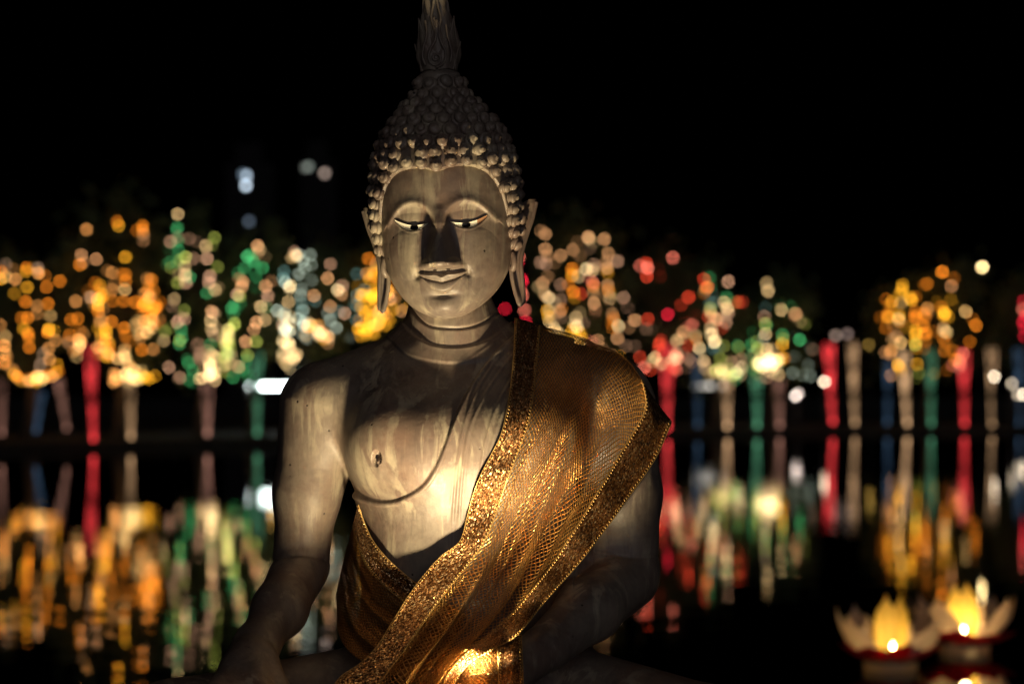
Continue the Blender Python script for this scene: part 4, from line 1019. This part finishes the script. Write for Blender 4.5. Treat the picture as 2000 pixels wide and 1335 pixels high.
string_light('orange bulbs on the right branches of the amber tree, one brighter than the rest',
 '1840,531,o,1.5 1862,543,o,.4 1858,559,v,.8 1857,585,a,.25 1830,590,a,.12 1838,599,o,.5 1844,609,a,1 1846,613,a,1 1843,617,a,.6 1852,620,a,.4 1845,634,p,.7 1842,640,v,.4 1848,648,e,.9 1886,608,w,.9 1900,623,o,.25 1906,635,o,1 1894,667,o,.45 1842,660,o,.4 1846,668,o,.5 1844,685,o,.4 1860,685,o,.7 1881,690,q,.8 1876,700,p,1 1874,706,q,.7 1866,702,o,.8 1877,712,q,.5 1850,722,o,.15 1872,718,q,.4')
string_light('dim crimson bulbs in an upright line at the right border of the view',
 '1999,587,k,.5 1998,605,q,.9 1998,628,k,.8 2000,656,k,.4 2003,615,k,.7 2001,640,k,.5')

# columns at the water's edge wound with light: thin and bright at the foot, spreading upward
def light_column(label, x, yt, yb, wt, c, k, lean=0, wb=2.2):
    foot = far(x, yb); D = foot[1]-CAM_Y; top = far(x+lean, yt)
    h = (yb-yt)/F_PX*D; pxm = D/F_PX
    root = empty('light_column', label, 'light column', tuple(foot), 'lit columns along the far bank')
    n = 14; rt, rb_ = wt*pxm, wb*pxm
    t = np.linspace(0, 1, 14); prof = rb_+(rt*.55-rb_)*np.clip((t-.12)/.88, 0, 1)**1.4
    ax = np.stack([(top[0]-foot[0])*t, 0*t, h*t], 1)
    mb = MB(); mb.tube(ax, prof*.82, 12); link('post', mb.mesh('post'), M_DARK, root)
    mb = MB(); zb = min(0, -foot[2]+.1); mb.tube(np.array([(0, 0, -foot[2]+.05), (0, 0, .0)]), rb_*.7, 8); link('footing', mb.mesh('footing'), M_DARK, root)
    mb = MB(); seg = np.linspace(0, 1, 60)
    for j in range(n):
        a = j*2*np.pi/n+seg*2.4
        r = np.interp(seg, t, prof)
        P = np.stack([np.interp(seg, t, ax[:, 0])+r*np.cos(a), r*np.sin(a), h*seg], 1)
        mb.tube(P, .0055*D/70, 4)
        if j % 2 == 0: mb.tube(P[:26]*np.array([1, 1, 1])+np.array([.01, -.01, 0]), .0125*D/70, 4)
    o = link('light_strand', mb.mesh('light_strand'), M_STRAND, root); o.color = (*CCOL[c], k)
for a in (('dull pink column of light cut by the left border of the view', 3, 742, 848, 14, 'v', .25),
          ('leaning dim blue column of light below the leftmost amber loop', 70, 764, 843, 13, 'b', .28, 14),
          ('leaning dim red column of light next to the leftmost blue one', 130, 740, 838, 14, 'v', .22, -18),
          ('bright red column of light between the two leftmost orange trees', 182, 678, 859, 20, 'r', .62, -6),
          ('warm cream column of light under the golden knot of bulbs', 255, 745, 855, 13, 'w', .36),
          ('pinkish cream column of light under the green tree', 405, 748, 849, 18, 'v', .36),
          ('green column of light next to the bare arm of the statue', 502, 690, 848, 17, 'g', .42),
          ('widest red column of light, half hidden by the gold cloth corner', 1303, 672, 838, 24, 'r', .62),
          ('dim blue column of light right of the widest red one', 1362, 690, 832, 13, 'b', .24),
          ('warm cream column of light left of the green one on the right side', 1420, 738, 835, 14, 'w', .5),
          ('green column of light below the heap of cream and green bulbs', 1478, 735, 833, 15, 'g', .55),
          ('dull brownish pink column of light standing alone beside a green one', 1522, 742, 833, 13, 'v', .30),
          ('red column of light with a white lamp at its side', 1626, 672, 826, 16, 'r', .62, -6),
          ('tall cream column of light close beside a red one', 1669, 668, 828, 14, 'w', .34, -4),
          ('dim blue column of light under the left of the amber tree', 1732, 702, 827, 10, 'b', .28, 2),
          ('bright cream column of light under the left branches of the amber tree', 1771, 688, 829, 15, 'w', .5, -6),
          ('green column of light under the middle of the amber tree', 1818, 683, 829, 15, 'g', .40),
          ('red column of light under the right of the amber tree', 1883, 684, 829, 16, 'r', .58),
          ('cream column of light with a lamp in front, right of the amber tree', 1937, 681, 830, 16, 'w', .34),
          ('dim blue column of light cut by the right border of the view', 1989, 682, 828, 13, 'b', .32)):
    light_column(*a)

# lamps on posts, strip lights, buildings
def lamp(label, x, y, k, c, size=.16, back=2.0, name='street_lamp', cat='street lamp'):
    p = far(x, y, back); root = empty(name, label, cat, (p[0], p[1], .35), 'lamps on posts beyond the lake')
    hz = p[2]-.35
    mb = MB(); mb.tube([(0, .12, 0), (0, .12, hz*.3), (0, .12, hz+.12), (0, .02, hz+.2)], [.06, .05, .04, .03], 8); link('pole', mb.mesh('pole'), M_METAL, root)
    mb = MB(); lathe(mb, [(.001, size*.75), (size*.7, size*.55), (size*.75, size*.45), (.001, size*.42)], 16); h_ = link('lamp_shade', mb.mesh('lamp_shade'), M_METAL, root, (0, 0, hz))
    mb = MB(); lathe(mb, [(.001, -size/2), (size*.35, -size*.35), (size*.5, 0), (size*.35, size*.35), (.001, size/2)], 16)
    o = link('globe', mb.mesh('globe'), M_LAMP, root, (0, 0, hz)); o.color = (*(COL[c] if isinstance(c, str) else c), k)
WH = (1, .80, .56); CO = (.85, 1, .95)
lamp('dazzling lone lamp on a tall post high at the right against black sky', 1917, 520, .55, (1, .70, .30), .20, 6)
lamp('white lamp standing before the red column at the right', 1610, 745, .15, WH, .13, -1)
lamp('white lamp on a low post, alone between columns, with a fainter twin behind', 1554, 773, .11, (1, .80, .68), .13, -1)
lamp('faint lamp just behind a brighter white one on a low post', 1559, 768, .06, (1, .8, .7), .13, 1)
lamp('yellowish white lamp before the rightmost cream column', 1942, 735, .14, WH, .13, -1)
lamp('dim white lamp near the right border, higher of the small ones', 1976, 749, .06, WH, .13, -1)
lamp('pair member of white lamps at the right border, inner and dimmer', 1988, 770, .05, WH, .13, -1)
lamp('outermost white lamp, cut by the right border', 1999, 770, .14, WH, .13, -1)
lamp('soft amber lamp over open dark ground between cream column and amber tree', 1699, 673, .035, (1, .6, .12), .22, 30)
for lb, x, y, k, c in (('dim pinkish lamp over the red column at the right', 1632, 655, .014, (1, .7, .55)), ('dim pinkish lamp over the tall cream column', 1655, 652, .010, (1, .7, .6)),
                       ('dull amber lamp in the dark behind the green column at the left', 532, 682, .05, (1, .55, .12))):
    lamp(lb, x, y, k, c, .22, 26)
def strip(label, x0, x1, y, k, c, back, n, r=.07):
    a, b = far(x0, y, back), far(x1, y, back); mid = (a+b)/2
    root = empty('strip_light', label, 'strip light', tuple(mid))
    mb = MB(); mb.box((a[0]-mid[0]-.1, .06, -.03), (b[0]-mid[0]+.1, .16, .12)); link('housing', mb.mesh('housing', False), M_METAL, root)
    for px_ in (a, b):
        mb = MB(); mb.tube([(px_[0]-mid[0], .2, -mid[2]+.3), (px_[0]-mid[0], .2, .06)], .04, 8); link('post', mb.mesh('post'), M_METAL, root)
    L = (b[0]-a[0])/n
    for j in range(n):
        mb = MB(); mb.tube([(a[0]-mid[0]+j*L+.03*L, 0, 0), (a[0]-mid[0]+(j+1)*L-.03*L, 0, 0)], r, 10)
        o = link('tube', mb.mesh('tube'), M_LAMP, root); o.color = (*c, k)
strip('row of brilliant cool white tube lamps left of the statue arm', 479, 590, 754, .16, CO, 4, 4)
strip('dim greyish row of tube lamps behind the blue column on the right', 1358, 1418, 753, .014, (1, .92, .8), 6, 3)
# dark office towers far behind, a few windows lit
def tower(label, x0, x1, ytop, D, wins):
    X0, X1 = (x0-1000)/F_PX*D, (x1-1000)/F_PX*D; zt = CAM_Z+(HOR-ytop)/F_PX*D
    root = empty('tower_block', label, 'tower', ((X0+X1)/2, CAM_Y+D, .5))
    hw = (X1-X0)/2
    mb = MB(); mb.box((-hw, .2, 0), (hw, 2*hw, zt-.5)); mb.box((-hw*.6, hw*.4, zt-.5), (hw*.5, hw*1.4, zt+1.5)); link('wall', mb.mesh('wall', False), simple('dark_concrete', (.003, .003, .0035), .95), root)
    for x, y, k, c in wins:
        cx = (x-1000)/F_PX*D-(X0+X1)/2; cz = CAM_Z+(HOR-y)/F_PX*D-.5
        mb = MB(); mb.box((cx-.2, .12, cz-.22), (cx+.2, .196, cz+.22)); o = link('window', mb.mesh('window', False), M_LAMP, root); o.color = (*c, k)
tower('dark tower far off with bluish lit windows high up left of the statue head', 440, 530, 318, 230, ((481, 343, .026, (.6, .75, .9)), (480, 362, .036, (.7, .85, 1)), (474, 340, .006, (.5, .7, .9)), (486, 432, .005, (.5, .65, .85))))
tower('dark tower far off with two faint windows close left of the curled hair', 585, 655, 312, 250, ((597, 327, .006, (.7, .75, .65)), (634, 338, .014, (1, .75, .62)), (603, 325, .008, (.6, .7, .6))))

# trees on the far bank
def leaf_material():
    m, nt, b = mat('night_foliage')
    oi = nd(nt, 'ShaderNodeObjectInfo'); n = noise(nt, coords(nt), 1.2, 3)
    nt.links.new(ramp(nt, n, [(.3, (.03, .045, .015)), (.7, (.085, .11, .035))]), b.inputs['Base Color']); b.inputs['Roughness'].default_value = .7
    return m
M_LEAF = leaf_material(); M_BARK = simple('bark', (.06, .045, .03), .9)
def tree(label, x, ytop, yfoot, hw, back=2.2, seed=1, n=1700):
    rg = np.random.RandomState(seed)
    f = far(x, yfoot, back); D = f[1]-CAM_Y; pm = D/F_PX; z0 = .25
    root = empty('tree', label, 'tree', (f[0], f[1], z0), 'trees on the far bank')
    h = CAM_Z+(HOR-ytop)*pm-z0; rw = hw*pm; zc = h*.66; rz_ = h*.36
    mb = MB()
    mb.tube(resample([(0, 0, 0), (.05, 0, h*.2), (-.05, .05, h*.45), (.05, 0, h*.75)], 12), np.linspace(.22, .07, 12), 10)
    tips = []
    for k in range(7):
        a = k*.9+seed; e = np.array([math.cos(a)*rw*.7, math.sin(a)*rw*.5, h*(.6+.05*k)]); s = np.array([0, 0, h*(.28+.05*k)])
        mb.tube(resample([s, (s+e)/2+np.array([0, 0, -.15]), e], 8), np.linspace(.09, .025, 8), 6); tips.append(e)
    link('trunk', mb.mesh('trunk'), M_BARK, root)
    # leaf clumps
    cl = [np.array([rg.uniform(-1, 1)*rw*.8, rg.uniform(-.5, .8)*rw*.6, zc+rg.uniform(-1, 1)*rz_*.85]) for _ in range(16)]+tips
    ctr = np.array([cl[i] for i in rg.randint(0, len(cl), n)])
    c = ctr+rg.normal(0, 1, (n, 3))*np.array([rw*.2, rw*.2, rz_*.17])
    u = rg.normal(0, 1, (n, 3)); u /= np.linalg.norm(u, axis=1)[:, None]; v = np.cross(u, rg.normal(0, 1, (n, 3))); v /= np.linalg.norm(v, axis=1)[:, None]
    s = rg.uniform(.10, .2, (n, 1)); u = u*s*1.3; v = v*s*.6
    V = np.stack([c-u, c+v, c+u, c-v], 1).reshape(-1, 3)
    link('crown', mesh_np('crown', V, np.arange(4*n).reshape(n, 4), False), M_LEAF, root)
for a in (('dark spreading tree at the far left end behind the amber loop', 60, 490, 858, 95), ('dark tree behind the two orange falling lines of bulbs', 235, 400, 858, 85), ('dark tree behind the green and cream bulbs', 395, 415, 855, 85),
          ('narrow dark tree behind the yellow-green slanting bulbs', 495, 450, 852, 60), ('dark tree behind the cool white bulbs', 605, 470, 850, 85), ('dark tree behind the massed yellow bulbs', 735, 480, 848, 70),
          ('tallest dark tree right of the statue head, behind peach bulbs', 1130, 430, 838, 105), ('dark tree behind the scattered red bulbs', 1300, 480, 836, 75), ('small dark tree behind the mixed cream, green and red bulbs', 1400, 520, 834, 65),
          ('dark tree behind the heaped cream and green bulbs', 1510, 545, 833, 85), ('dark tree behind the golden and orange bulbs at the far right', 1810, 510, 828, 110), ('dark tree cut by the right border of the view', 2010, 540, 828, 75)):
    tree(*a, seed=int(a[1]))
